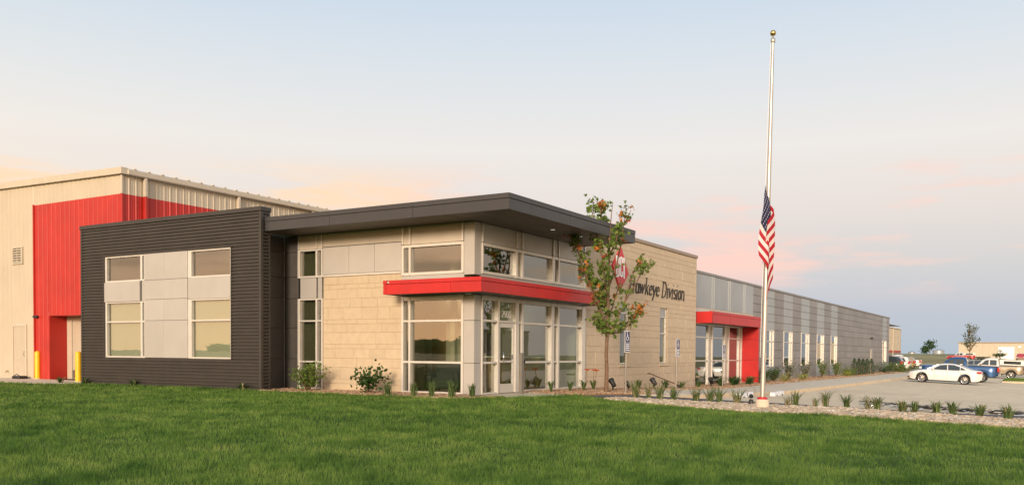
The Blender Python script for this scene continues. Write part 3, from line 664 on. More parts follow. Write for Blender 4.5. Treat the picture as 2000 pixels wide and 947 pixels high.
for a, b in ((8.25, 10.28), (12.53, 14.70)):
    mb = MB(); mb.box(-1.33, -1.325, a, b, .98, 2.88); part('roller_shade', 'shade_cloth', mb)
mb = MB(); mb.box(1.8, 1.9, 7.5, 15.85, 0, 5); mb.box(-1.18, 1.8, 7.5, 7.6, 0, 5); mb.box(-1.18, 1.8, 16.0, 16.06, 0, 5.3); part('interior_wall', 'interior_paint', mb)
mb = MB(); mb.box(-1.18, 6.7, 7.45, 15.85, 5.02, 5.25); part('flat_roof', 'roof_membrane', mb)
mb = MB(); mb.box(-1.18, 1.8, 7.5, 15.9, -.3, .01); part('floor_slab', 'interior_floor', mb)
# --- grey metal wing, plane Y = 0.6
WY = .6; WX0, WX1 = 18.62, 82.4; ZB, ZT = -.75, 5.14
wins = [(32.25, 34.70), (37.09, 39.45), (41.90, 44.36), (46.85, 49.31), (51.86, 54.32)]; endw = (77.9, 80.5)
colX = [30.02]
for a, b in wins: colX += [a, b]
colX += list(np.linspace(54.32, 77.9, 11)[1:]); colX += [80.5, 82.38]
winset = [round(a, 2) for a, b in wins]+[77.9]
rowz = [-.62, -.18, .42, .94, 1.46, 1.98, 2.72, 3.2, 3.68, 4.16, 4.64, 5.13]
wb = MB(); fb(wb, 'B', WY, 30.0, WX1, -.05, -.3, ZB, .42); fb(wb, 'B', WY, 18.62, WX1, -.05, -.3, 2.74, 5.13)
for a, b in zip(colX[:-1], colX[1:]):
    if round(a, 2) not in winset: fb(wb, 'B', WY, a, b, -.05, -.3, .42, 2.74)
wb.box(WX1-.3, WX1, .9, 14, ZB, 5.13); wb = part('wing_wall', 'grey_panel', wb)
for a, b in zip(colX[:-1], colX[1:]):
    w_ = round(a, 2) in winset
    for c, d in zip(rowz[:-1], rowz[1:]):
        if w_ and c >= .41 and d <= 2.73: continue
        if abs(a-68.47) < 2.5 and a < 70.9 < b and d < 2: pass
        fpiece('metal_panel', 'B', WY, a+.006, b-.006, .012, -.045, c+.007, d-.007, 'blue_grey_panel' if w_ else 'grey_panel', wb, .012)
for a, b in wins+[endw]:
    w = window(OB, 'B', WY+.02, [(a+.01, a+.08), (a+1.70, a+1.80), (b-.08, b-.01)], [(.43, .50), (1.98, 2.03), (2.66, 2.72)], .06, -.035)
    [part('reveal', 'alum', fb(MB(), 'B', WY, q_-.006, q_+.006, -.0, -.3, .42, 2.72), w) for q_ in (a+.002, b-.002)]
mb = MB(); mb.cbox(WX0, WX1+.04, WY-.06, WY+.32, 5.135, 5.26, .008); mb.cbox(WX1-.3, WX1+.04, WY+.33, 14, 5.135, 5.26, .008); part('coping', 'grey_panel', mb)
mb = MB(); mb.box(18.62, 82.2, .9, 14, 4.7, 4.9); part('flat_roof', 'roof_membrane', mb)
M('wing_room_shade', (.13, .12, .10), .8, amt=.1); mb = MB(); mb.box(18.7, 82, 4.0, 4.1, -.5, 4.7); part('interior_wall', 'wing_room_shade', mb)  # room shade put into the wall colour, darker than the lobby paint
mb = MB(); mb.box(18.7, 82, .9, 4.0, -.55, -.42); part('floor_slab', 'interior_floor', mb)
sd = MB(); fb(sd, 'B', WY, 70.35, 71.35, .05, .015, -.55, 1.75, b=.006); part('service_door', 'cream_panel', sd)
lt = MB(); fb(lt, 'B', WY, 70.5, 71.0, .2, .012, 2.75, 2.9, b=.02); part('wall_light', 'black_plastic', lt)
for a, b in ((19.3, 22.77), (22.79, 25.48), (25.50, 28.19), (28.21, 30.0)): fpiece('metal_panel', 'B', WY, a, b, .02, -.045, 3.50, 5.13, 'blue_grey_panel', wb, .01)
for u in (22.6, 22.95, 25.3, 25.65, 28.02, 28.36): t = MB(); fb(t, 'B', WY, u-.025, u+.025, .05, .022, 3.50, 5.12); part('panel_batten', 'blue_grey_panel', t, wb)
fl = MB(); fb(fl, 'B', WY, 18.7, 30.0, .03, -.1, 3.28, 3.495); part('flashing', 'cream_panel', fl)
# side entrance: glazing, red canopy and red fin
eg = window(OB, 'B', .46, [(18.75, 18.9), (21.60, 21.72), (22.20, 22.32), (24.25, 24.37), (24.9, 25.02), (26.75, 26.85), (27.2, 27.34)], [(-.42, -.36), (.85, .91), (2.0, 2.06), (2.62, 2.74)], .07, -.035, name='entrance_glazing', skip=[(i_, j_) for i_ in (1, 3, 5) for j_ in range(3)])
for a, b in ((21.72, 22.20), (24.37, 24.9), (26.85, 27.2)): fpiece('mullion_panel', 'B', .46, a, b, .02, -.03, -.36, 2.62, 'cream_panel', eg)
fb_ = MB(); fb(fb_, 'B', .46, 18.7, 27.5, -.04, -.15, 2.74, 3.4); part('glazing_head', 'alum', fb_)
sc_ = MB(); sc_.box(19.28, 27.5, -.52, .6, 2.69, 3.14); sc_ = part('side_canopy', 'soffit_metal', sc_)
fpiece('fascia_panel', 'A', 19.27, -.575, .58, .05, 0, 2.67, 3.21, 'canopy_red', sc_)
for a, b in ((19.225, 22.0), (22.008, 24.9), (24.908, 27.55)): fpiece('fascia_panel', 'B', -.525, a, b, .05, 0, 2.67, 3.08, 'canopy_red', sc_); fpiece('fascia_cap', 'B', -.525, a, b, .062, -.1, 3.087, 3.225, 'canopy_red', sc_)
for c, d in ((-.55, .88), (.888, 2.02), (2.028, 2.685)):
    f_ = MB().cbox(27.35, 27.62, -.48, .585, c, d, .006); part('red_fin_panel', 'canopy_red', f_)

# ------------------------------------------------------------------ warehouse behind
WH = thing('warehouse', 'tall beige ribbed metal warehouse with red corner band behind the dark wing', 'warehouse')
YC = 15.89; rake = lambda u: 7.80+.017*(u-YC)
RZ = 7.09
def wp(face, pl, a, b, z0, z1, mat): part('wall_panel', mat, ribbed(face, pl, a, b, z0, z1), WH)
edges = [15.89, 16.8, 17.72, 18.63, 19.55, 20.46, 21.64]
dr = (18.1, 20.62, 2.58)                                   # recess opening of the double door
for a, b in zip(edges[:-1], edges[1:]):
    z0 = dr[2] if a < 20.5 else -.3
    if a >= 20.46: 
        wp('A', 0, 20.66, b, -.3, RZ, 'red_metal'); wp('A', 0, a, 20.655, 2.60, RZ, 'red_metal')
    else: wp('A', 0, a, b, dr[2]+.02 if a >= 18 else 2.6, RZ, 'red_metal')
    wp('A', 0, a, b, RZ, rake, 'beige_metal')
y = 21.64
while y < 44:
    if y < 22.5: 
        wp('A', 0, 21.64, 22.20, -.3, rake, 'beige_metal'); wp('A', 0, 22.20, 23.26, 2.27, rake, 'beige_metal'); y = 23.26; continue
    wp('A', 0, y, y+.914, -.3, rake, 'beige_metal'); y += .914
x = 0.
while x < 60:
    wp('B', YC, x, x+.914, 3.0 if x < 7 else 4.0, RZ, 'red_metal' if x < 11 else 'beige_metal'); wp('B', YC, x, x+.914, RZ, 7.80, 'beige_metal'); x += .914
# recessed doorway
mb = MB(); mb.box(.0, .85, 20.62, 20.66, 0, 2.60); mb.box(0, .85, 18.0, 20.62, 2.575, 2.60); part('recess_lining', 'red_metal', mb, WH)
mb = MB(); mb.cbox(.74, .84, 20.30, 20.615, .01, 2.57, .006); mb.cbox(.74, .84, 18.0, 20.30, 2.42, 2.57, .006); part('door_frame', 'trim_beige', mb, WH)
mb = MB(); mb.cbox(.78, .83, 18.75, 20.29, .02, 2.41, .004); d1 = part('double_door', 'door_beige', mb, WH); mb = MB(); mb.cbox(.765, .778, 18.77, 20.27, .05, .38, .003); part('kick_plate', 'galv', mb, d1)
mb = MB(); mb.cbox(.78, .83, 18.0, 18.735, .02, 2.41, .004); part('double_door', 'door_beige', mb, WH)
mb = MB(); mb.box(.86, .9, 17.5, 21, 0, 2.8); part('recess_back', 'trim_beige', mb, WH)
# man door, louvre, light, trims
mb = MB(); mb.cbox(-.05, .02, 23.17, 23.26, -.0, 2.26, .006); mb.cbox(-.05, .02, 22.20, 22.29, -.0, 2.26, .006); mb.cbox(-.05, .02, 22.29, 23.17, 2.17, 2.26, .006); fr_ = part('door_frame', 'trim_beige', mb, WH)
mb = MB(); mb.cbox(-.02, .03, 22.295, 23.165, .015, 2.165, .004); d2 = part('service_door', 'door_beige', mb, WH)
mb = MB().tube([(-.025, 22.40, 1.02), (-.07, 22.40, 1.02), (-.07, 22.52, 1.02)], .012, 6); mb.cbox(-.03, -.015, 22.36, 22.44, .92, 1.16, .004); part('door_handle', 'chrome', mb, d2)
mb = MB(); mb.cbox(-.07, 0, 22.42, 22.48, 4.75, 5.47, .006); mb.cbox(-.07, 0, 23.10, 23.16, 4.75, 5.47, .006); mb.cbox(-.07, 0, 22.48, 23.10, 5.41, 5.47, .006); mb.cbox(-.07, 0, 22.48, 23.10, 4.75, 4.81, .006); lv = part('vent_louvre', 'trim_beige', mb, WH)
mb = MB(); mb.box(-.012, .0, 22.48, 23.10, 4.81, 5.41); part('vent_backing', 'black_plastic', mb, lv)
for k in range(6):
    z = 4.84+k*.098; mb = MB().add([(-.065, 22.485, z), (-.065, 23.095, z), (-.015, 23.095, z+.055), (-.015, 22.485, z+.055), (-.06, 22.485, z-.012), (-.06, 23.095, z-.012), (-.012, 23.095, z+.042), (-.012, 22.485, z+.042)], [(0,1,2,3), (7,6,5,4), (0,4,5,1), (2,6,7,3), (0,3,7,4), (1,5,6,2)]); part('slat', 'trim_beige', mb, lv)
mb = MB(); mb.cbox(-.16, -.037, 21.30, 21.55, 2.50, 2.60, .02); part('wall_light', 'black_plastic', mb, WH)
part('edge_trim', 'red_metal', MB().cbox(-.055, .0, 21.60, 21.66, 0, RZ+.03, .005), WH); part('corner_trim', 'trim_beige', MB().cbox(-.05, .03, 15.84, 15.94, RZ+.002, 7.78, .006), WH); part('corner_trim', 'red_metal', MB().cbox(-.05, .03, 15.84, 15.94, 5.0, RZ-.002, .006), WH)
mb = MB(); mb.add([(-.16, 15.70, 7.80), (-.16, 44, rake(44)+.0), (-.16, 44, rake(44)+.26), (-.16, 15.70, 8.04), (.10, 15.70, 7.80), (.10, 44, rake(44)), (.10, 44, rake(44)+.26), (.10, 15.70, 8.04)], [(0,1,2,3), (7,6,5,4), (0,4,5,1), (3,2,6,7), (0,3,7,4), (1,5,6,2)]); part('rake_trim', 'trim_beige', mb, WH)
mb = MB(); mb.cbox(.101, 120, 15.66, 15.88, 7.79, 8.0, .03); part('gutter', 'trim_beige', mb, WH)
rf = MB(); rf.add([(0.05, 15.70, 8.01), (210, 15.70, 8.01), (210, 44, 8.50), (0.05, 44, 8.50)], [(0,1,2,3)])
rf = part('roof', 'trim_beige', rf, WH)
for k in range(60):
    xx = .45+k*.61; mb = MB(); mb.add([(xx-.07, 15.69, 8.012), (xx+.07, 15.69, 8.012), (xx+.03, 15.69, 8.065), (xx-.03, 15.69, 8.065), (xx-.07, 17.7, 8.047), (xx+.07, 17.7, 8.047), (xx+.03, 17.7, 8.10), (xx-.03, 17.7, 8.10)], [(0,1,2,3), (4,7,6,5), (1,5,6,2), (2,6,7,3), (3,7,4,0)]); part('roof_rib', 'trim_beige', mb, rf)
for xx in (.92, 5.5, 9.95, 14.4):
    mb = MB(); mb.cbox(xx-.055, xx+.055, 15.70, 15.84, RZ, 7.80, .008, 0); mb.cbox(xx-.055, xx+.055, 15.70, 15.84, 3.0, RZ-.004, .008, 1 if xx < 10.5 else 0); part('downspout', ['trim_beige', 'red_metal'], mb, WH)
bw = MB(); bw.box(.9, 60, 16.0, 16.05, 0, 7.7); bw.box(.9, .95, 16.05, 44, 2.8, 7.7); part('liner_wall', 'interior_paint', bw, WH)
# far end of the works: beige wall, red stripe, grey base
RW = thing('rear_warehouse', 'beige metal building end with red stripe beyond the grey wing', 'warehouse', (150, 15.9, hh(150, 15.9)))
zr0 = hh(150, 15.9)
def rp_(name, mat, *b): 
    o = MB().box(*[v-(150 if i < 2 else 15.9 if i < 4 else zr0) for i, v in enumerate(b)]).build(name, mat, RW); return o
rp_('upper_wall', 'beige_metal', 150, 210.5, 15.9, 44, 2.19, 7.3); rp_('red_stripe', 'red_metal', 150, 210.52, 15.86, 44, 1.70, 2.19); rp_('lower_wall', 'grey_panel', 150, 210.5, 15.9, 44, -3, 1.70)
rp_('eave_trim', 'sign_white', 149.9, 210.9, 15.7, 44, 7.3, 7.5); rp_('tall_window', 'cream_panel', 203.5, 205.0, 15.83, 15.9, 3.6, 5.8); rp_('downspout', 'trim_beige', 197.2, 197.6, 15.75, 15.9, -1, 7.3)
for k in range(12): rp_('wall_rib', 'beige_metal', 190+k*1.7, 190.12+k*1.7, 15.84, 15.9, 2.2, 7.29)

# ------------------------------------------------------------------ lettering
def strokes(segs, nib=(.045, .012), shear=.0, depth=.03, scale=1., mat='letter_black', parent=None, origin=(0, 0, 0), face='B', name='letter', base=0.):
    """pen-stroke lettering: each straight pen movement swept by a slanted nib, raised from the surface"""
    mb = MB()
    for k, (a, b) in enumerate(segs):
        ax, ay, bx, by_ = a[0]+a[1]*shear, a[1], b[0]+b[1]*shear, b[1]
        nx_, ny_ = nib; d = (bx-ax, by_-ay); ln = math.hypot(*d) or 1e-6; px, py = -d[1]/ln*.011, d[0]/ln*.011
        pts = [(ax-nx_-px, ay-ny_-py), (bx-nx_-px, by_-ny_-py), (bx+nx_-px, by_+ny_-py), (bx+nx_+px, by_+ny_+py), (ax+nx_+px, ay+ny_+py), (ax-nx_+px, ay-ny_+py)]
        cx = sum(p[0] for p in pts)/6; cy = sum(p[1] for p in pts)/6
        pts.sort(key=lambda p: math.atan2(p[1]-cy, p[0]-cx))
        de = depth+k*.0011
        P = lambda p, d_: (p[0]*scale, -d_, p[1]*scale) if face == 'B' else (-d_, -p[0]*scale, p[1]*scale)
        f_ = [P(p, de) for p in pts]; b_ = [P(p, base) for p in pts]
        mb.prism(None, f_, b_)
    return mb.build(name, mat, parent, origin)
def arc(cx, cy, rx, ry, a0, a1, n=8):
    p = [(cx+rx*math.cos(R_(a0+(a1-a0)*i/n)), cy+ry*math.sin(R_(a0+(a1-a0)*i/n))) for i in range(n+1)]
    return list(zip(p[:-1], p[1:]))
def ser(x, y, w=.10): return [((x-w*.5, y), (x+w*.6, y))]
GL = {
 'H': ([((.10, 0), (.10, .70)), ((.46, 0), (.46, .70)), ((.10, .36), (.46, .36))]+ser(.1, 0)+ser(.1, .7)+ser(.46, 0)+ser(.46, .7), .66),
 'a': (arc(.19, .22, .15, .22, 60, 320)+[((.34, .44), (.33, .08)), ((.33, .08), (.42, .02))], .45),
 'w': ([((.05, .44), (.12, .04)), ((.12, .04), (.27, .42)), ((.27, .42), (.33, .04)), ((.33, .04), (.52, .44))], .60),
 'k': ([((.08, 0), (.08, .72)), ((.08, .20), (.34, .44)), ((.17, .26), (.36, .01))]+ser(.05, .72), .44),
 'e': (arc(.20, .22, .15, .22, 10, 320)+[((.06, .24), (.34, .26))], .40),
 'y': ([((.05, .44), (.20, .04)), ((.40, .44), (.20, .02)), ((.20, .02), (.06, -.20))]+ser(.05, .44), .44),
 'D': ([((.10, 0), (.10, .70)), ((.10, .70), (.26, .70)), ((.10, 0), (.24, 0))]+arc(.24, .35, .27, .35, -88, 88, 9)+ser(.08, 0)+ser(.08, .7), .62),
 'i': ([((.09, .02), (.09, .44)), ((.11, .62), (.11, .64))]+ser(.05, .44, .08)+ser(.09, 0, .1), .23),
 'v': ([((.05, .44), (.17, .03)), ((.17, .03), (.37, .44))]+ser(.05, .44, .08), .41),
 's': (arc(.17, .33, .11, .11, 40, 240, 6)+arc(.17, .12, .12, .12, 70, -150, 6), .34),
 'o': (arc(.20, .22, .16, .22, 0, 360, 12), .43),
 'n': ([((.08, 0), (.08, .44)), ((.37, .30), (.37, .02))]+arc(.22, .28, .15, .16, 0, 150, 6)+ser(.05, .44, .08)+ser(.37, 0, .1), .48),
}
WS = thing('wall_sign', 'black italic lettering HAWKEYE DIVISION in mixed case on the stone wall', 'sign', (10.82, -.01, 3.60))
x = 0.; k_ = .93
for ch in 'Hawkeye Division':
    if ch == ' ': x += .27; continue
    g_, w = GL[ch]; strokes(g_, (.026, .008), .20, .03, k_, 'letter_black', WS, (x*k_, .004, 0)); x += w
print('sign width', x*k_)
# red diamond emblem
LS = thing('emblem_sign', 'red diamond emblem with white letters DCI on the stone wall', 'sign', (9.95, -.005, 3.62))
dm = [(0, 0), (.74, .68), (.04, 1.62), (-.74, .88)]
MB().prism(None, [(p[0], -.06, p[1]) for p in dm], [(p[0], .003, p[1]) for p in dm]).build('emblem_plate', 'sign_red', LS)
def blockletter(segs, x0): 
    mb = MB()
    for (a, b, c, d) in segs: mb.box(x0+a, x0+b, -.085, -.055, c, d)
    return mb.build('letter', 'sign_white', LS)
zt, zb_ = 1.27, .47
blockletter([(0, .10, zb_, zt), (.101, .20, zt-.09, zt), (.101, .20, zb_, zb_+.09), (.201, .285, zb_+.05, zt-.05)], -.46)
blockletter([(0, .10, zb_+.04, zt-.04), (.101, .19, zt-.11, zt-.01), (.101, .19, zb_+.01, zb_+.11), (.191, .285, zt-.26, zt-.05), (.191, .285, zb_+.05, zb_+.24)], -.125)
blockletter([(0, .105, zb_-.02, zt-.03)], .215)
# street number on the transom glass
DG = {
 '2': arc(.20, .48, .15, .18, 160, -30, 7)+[((.33, .40), (.06, .04)), ((.06, .03), (.37, .03))],
 '9': arc(.20, .46, .14, .20, 0, 360, 10)+[((.34, .46), (.30, .18)), ((.30, .18), (.12, .02))],
 '0': arc(.20, .34, .15, .33, 0, 360, 12)}
x = 1.555
for ch in '2900':
    o = strokes(DG[ch], (.042, .0), 0, .006, .33, 'sign_white', wB1b, (x, .048, 2.27), name='digit'); x += .14
# ------------------------------------------------------------------ signs, posts, lights
def p_sign(x, y, label, tilt=0., sc=1.0):
    z = hh(x, y); t = thing('parking_sign', label, 'sign', (x, y, z), R_(-6), 'accessible parking signs')
    MB().tube([(0, 0, -.15), (tilt*.5, 0, .9), (tilt, 0, 1.98)], .028, 8).build('post', 'galv', t)
    pl = MB().cbox(-.155+tilt, .155+tilt, -.045, -.032, 1.30, 1.98, .004).build('sign_plate', 'sign_white', t)
    MB().cbox(-.14+tilt, .14+tilt, -.049, -.046, 1.62, 1.965, .001).build('symbol_field', 'sign_blue', pl)
    MB().cbox(-.14+tilt, .14+tilt, -.049, -.046, 1.325, 1.605, .001).build('text_field', 'sign_blue', pl)
    # wheelchair symbol: head, back, seat, leg and wheel
    mb = MB().lathe([(.001, -.054), (.024, -.054), (.024, -.049)], (tilt-.02, 0, 1.925), 10, axis='y')
    q = lambda a, b: mb.prism(None, [(tilt+p[0], -.053, p[1]) for p in (a+b)], [(tilt+p[0], -.049, p[1]) for p in (a+b)])
    for (x0, z0), (x1, z1) in [((-.02, 1.895), (-.01, 1.80)), ((-.01, 1.80), (.045, 1.795)), ((.045, 1.795), (.075, 1.715)), ((-.015, 1.855), (.04, 1.853))]:
        dx, dz = x1-x0, z1-z0; l_ = math.hypot(dx, dz); nx_, nz_ = -dz/l_*.012, dx/l_*.012
        q([(x0-nx_, z0-nz_), (x1-nx_, z1-nz_)], [(x1+nx_, z1+nz_), (x0+nx_, z0+nz_)])
    for i in range(10):
        a0, a1 = R_(120+i*22), R_(120+(i+1)*22); q([(-.005+.075*math.cos(a0), 1.745+.075*math.sin(a0)), (-.005+.075*math.cos(a1), 1.745+.075*math.sin(a1))], [(-.005+.057*math.cos(a1), 1.745+.057*math.sin(a1)), (-.005+.057*math.cos(a0), 1.745+.057*math.sin(a0))])
    mb.build('wheelchair_symbol', 'sign_white', pl)
    for zz in (1.555, 1.495, 1.435, 1.375):
        MB().box(tilt-.11, tilt+.11, -.052, -.0495, zz-.016, zz+.016).build('text_line', 'sign_white', pl)
    return t
p_sign(4.94, -2.52, 'blue accessible parking sign on a steel post nearest the young maple')
p_sign(12.11, -1.50, 'blue accessible parking sign in front of the stone wall beside the leaning rod', .06)
p_sign(19.4, -1.05, 'blue accessible parking sign in front of the side entrance glazing', .03)
dp = thing('door_operator_post', 'grey metal post with black push button beside the entrance door', 'post', (1.74, -.55, hh(1.74, -.55)), 0)
MB().cbox(-.08, .08, -.05, .05, 0, 1.22, .01).build('post', 'galv', dp)
MB().lathe([(.001, .03), (.07, .03), (.08, .0)], (.082, 0, .95), 12, axis='x').build('push_button', 'black_plastic', dp)
def ground_light(x, y, label, rz, big=1.0):
    t = thing('ground_light', label, 'spotlight', (x, y, hh(x, y)), rz, 'spotlights along the stone wall')
    MB().tube([(0, 0, 0), (0, 0, .16*big)], .025*big, 8).build('stake', 'black_plastic', t)
    b = MB(); a = R_(50); c, s_ = math.cos(a), math.sin(a)
    prof = [(.03, -.14), (.075, -.12), (.085, .05), (.105, .12), (.10, .16), (.088, .16), (.08, .13), (.001, .13)]
    V = []; n = 14
    for r, z in prof:
        for k in range(n):
            tt = 2*math.pi*k/n; X, Y, Z = r*math.cos(tt), r*math.sin(tt), z
            V.append((X*big, (Y*s_+Z*c)*big, (.26+(-Y*c+Z*s_))*big))
    b.add(V, [(i*n+k, i*n+(k+1) % n, (i+1)*n+(k+1) % n, (i+1)*n+k) for i in range(len(prof)-1) for k in range(n)], smooth=True)
    b.build('lamp_head', 'black_plastic', t); return t
ground_light(6.3, -1.45, 'black ground spotlight just right of the maple trunk', R_(-20), 1.0)
ground_light(6.9, -1.75, 'low black ground spotlight behind the nearest parking sign post', R_(60), .8)
ground_light(11.2, -.95, 'black ground spotlight left of the leaning rod', R_(-15), 1.05)
ground_light(18.75, -.72, 'black ground spotlight at the far corner of the stone wall', R_(90), 1.1)
fl_ = thing('flag_floodlight', 'ring-shaped ground floodlight at the foot of the flagpole', 'floodlight', (2.75, -7.15, hh(2.75, -7.15)), R_(-60))
MB().lathe([(.06, 0), (.065, .10), (.05, .15), (.001, .16)], (0, 0, 0), 12).build('base', 'black_plastic', fl_)
MB().tube([(.10*math.cos(R_(a))*1.1, 0, .34+.17*math.sin(R_(a))) for a in range(-60, 241, 25)], .012, 6).build('yoke', 'galv', fl_)
MB().lathe([(.001, .02), (.05, .02), (.06, .0), (.05, -.06), (.02, -.08)], (0, -.0, .24), 14, axis='y').build('lamp_head', 'black_plastic', fl_)
rod = thing('leaning_rod', 'thin brown rod leaning up out of the bed by the stone wall', 'rod', (14.6, -.75, hh(14.6, -.75)))
zr_ = .62; MB().tube([(0, 0, .12), (-2.95, .2, zr_+.08), (-3.06, .21, zr_+.05)], .022, 6).build('shaft', 'bark', rod)
MB().tube([(0, 0, 0), (-.4, .03, .19)], .03, 6).build('foot', 'black_plastic', rod)
# bollards
for (x, y, lab) in ((-.05, 21.39, 'yellow steel bollard beside the service door'), (-1.0, 17.13, 'yellow steel bollard at the corner of the dark wing')):
    b = thing('bollard', lab, 'bollard', (x, y, hh(x, y)), 0, 'yellow bollards by the warehouse doors')
    MB().lathe([(.115, 0), (.115, 1.06), (.105, 1.11), (.07, 1.145), (.001, 1.16)], (0, 0, 0), 20).build('pipe', 'yellow_paint', b)
    MB().lathe([(.15, .0), (.15, .02), (.118, .035)], (0, 0, 0), 20).build('base_collar', 'concrete_pale', b)
bm = thing('hose_reel_box', 'low black box on the walk beside the service door', 'box', (-.35, 22.15, hh(-.35, 22.15)+.01), 0)
MB().cbox(-.2, .2, -.28, .28, 0, .12, .04).build('tray', 'black_plastic', bm); MB().tube([(-.13, -.2, .12), (-.13, 0, .19), (-.13, .2, .12)], .018, 6).build('handle', 'black_plastic', bm)
hb = thing('hose_bib', 'small brass hose tap low on the beige warehouse wall', 'tap', (-.03, 23.6, .28))
MB().tube([(.03, 0, 0), (-.07, 0, 0), (-.10, 0, -.06)], .018, 6).build('spout', 'gold', hb); MB().lathe([(.001, .0), (.035, .0), (.035, .012), (.001, .012)], (-.05, 0, .03), 10).build('valve_wheel', 'black_plastic', hb)
# wheel stops
for i, (x, y, lab) in enumerate(((11.4, -4.45, 'pale concrete wheel stop nearer the grass clumps left of the flagpole'), (16.2, -4.4, 'pale concrete wheel stop partly behind the flagpole'))):
    z = hh(x, y)-.117; t = thing('wheel_stop', lab, 'wheel stop', (x, y, z), R_(4), 'concrete wheel stops in the lot')
    mb = MB(); pr = [(-.085, 0), (.085, 0), (.055, .13), (-.055, .13)]
    f_ = [(-1.05, p[0]*1.3, p[1]*1.25) for p in pr]; b_ = [(1.05, p[0]*1.3, p[1]*1.25) for p in pr]; mb.prism(None, f_, b_); mb.build('block', 'sign_white', t)
    for sx in (-.6, .6): MB().box(sx-.13, sx+.13, -.113, -.10, 0, .045).build('drain_slot', 'black_plastic', t)
# tangled edging strip on the kerb of the bed
es = thing('edging_strip', 'long tangled black and silver plastic edging lying behind the grass clumps', 'edging', (6.2, -11.5, hh(6.2, -11.5)-.11))
ex = [(8.1, -9.0), (7.7, -9.8), (7.3, -10.6), (6.9, -11.3), (6.6, -12.1), (6.4, -13.0), (6.2, -14.0), (6.1, -15.5)]
for k, (mt, n_) in enumerate((('chrome', 0), ('black_plastic', 2), ('black_plastic', 1), ('galv', 0))):
    r_ = random.Random(k+3); pts = []
    for i in range(n_*8, 57):
        t_ = i/56*(len(ex)-1); a = min(int(t_), len(ex)-2); f_ = t_-a
        X = ex[a][0]*(1-f_)+ex[a+1][0]*f_+r_.uniform(-.07, .07); Y = ex[a][1]*(1-f_)+ex[a+1][1]*f_
        pts.append((X-6.2, Y+11.5, hh(X, Y)-.117-hh(6.2, -11.5)+.11+.05+.012*math.sin(i*.9+k*2)+r_.uniform(0, .045)+.028*k))
    MB().tube(pts, .022 if k else .030, 6).build('strand', mt, es)

# ------------------------------------------------------------------ flagpole and flag
fpx, fpy = 1.55, -7.78; fpz = hh(fpx, fpy)
FP = thing('flagpole', 'tall silver flagpole with gold ball on a round concrete base', 'flagpole', (fpx, fpy, fpz))
LX, LY = rt.x*.13, rt.y*.13                                  # the pole stands slightly out of plumb
MB().tube([(0, 0, .2), (LX*.4, LY*.4, 3.8), (LX*.75, LY*.75, 7.0), (LX, LY, 9.22)], [.064, .061, .048, .034], 16).build('pole', 'pole_alum', FP)
MB().lathe([(.17, -.05), (.17, .22), (.15, .24), (.07, .24)], (0, 0, 0), 20).build('concrete_base', 'concrete_pale', FP)
MB().lathe([(.13, .241), (.125, .29), (.075, .30)], (0, 0, 0), 20).build('collar', 'canopy_red', FP)
MB().lathe([(.05, 9.2), (.06, 9.23), (.06, 9.29), (.025, 9.31), (.02, 9.37)], (LX, LY, 0), 12).build('truck', 'pole_alum', FP)
MB().lathe([(.001, -.075)]+[(.075*math.sin(R_(a)), -.075*math.cos(R_(a))) for a in range(20, 180, 20)]+[(.001, .075)], (LX, LY, 9.43), 16).build('ball_finial', 'gold', FP)
MB().tube([(LX*.02-rt.x*.075, LY*.02-rt.y*.075, 1.3), (LX*.5-rt.x*.09, LY*.5-rt.y*.09, 4.5), (LX-rt.x*.05, LY-rt.y*.05, 9.22)], .007, 5).build('halyard', 'sign_white', FP)
MB().cbox(-.075-rt.x*.0, -.05, -.10, -.07, 1.2, 1.42, .005).build('cleat', 'pole_alum', FP)
def flag_mat():
    m = bpy.data.materials.new('flag_cloth'); m.use_nodes = True; t = m.node_tree; n = t.nodes.new; l = t.links.new; b = t.nodes['Principled BSDF']
    uv = n('ShaderNodeUVMap'); sp = n('ShaderNodeSeparateXYZ'); l(uv.outputs[0], sp.inputs[0]); u, v = sp.outputs[0], sp.outputs[1]
    def mt(op, a, b_=None):
        q = n('ShaderNodeMath'); q.operation = op
        for i, w in enumerate((a, b_)):
            if w is None: continue
            if isinstance(w, (int, float)): q.inputs[i].default_value = w
            else: l(w, q.inputs[i])
        return q.outputs[0]
    stripe = mt('LESS_THAN', mt('FRACT', mt('MULTIPLY', v, 6.5)), .5)
    cant = mt('MULTIPLY', mt('LESS_THAN', u, .40), mt('LESS_THAN', v, 7/13))
    def dots(ox, oy):
        a = mt('SUBTRACT', mt('FRACT', mt('ADD', mt('MULTIPLY', u, 6/.40), ox)), .5); c = mt('SUBTRACT', mt('FRACT', mt('ADD', mt('MULTIPLY', v, 5*13/7), oy)), .5)
        return mt('LESS_THAN', mt('ADD', mt('MULTIPLY', a, a), mt('MULTIPLY', mt('MULTIPLY', c, c), 1.2)), .013)
    star = mt('MAXIMUM', dots(0, 0), dots(.5, .5))
    def mx(f, a, c):
        q = n('ShaderNodeMix'); q.data_type = 'RGBA'; l(f, q.inputs[0])
        for i, w in ((6, a), (7, c)):
            if isinstance(w, tuple): q.inputs[i].default_value = w
            else: l(w, q.inputs[i])
        return q.outputs[2]
    col = mx(stripe, (.72, .68, .66, 1), (.44, .008, .022, 1)); col = mx(cant, col, mx(star, (.012, .014, .065, 1), (.7, .7, .7, 1)))
    l(col, b.inputs['Base Color']); b.inputs['Roughness'].default_value = .75
    tl = n('ShaderNodeBsdfTranslucent'); l(col, tl.inputs[0]); ms = n('ShaderNodeMixShader'); ms.inputs[0].default_value = .25; l(b.outputs[0], ms.inputs[1]); l(tl.outputs[0], ms.inputs[2]); l(ms.outputs[0], t.nodes['Material Output'].inputs[0]); MATS['flag_cloth'] = m
flag_mat()
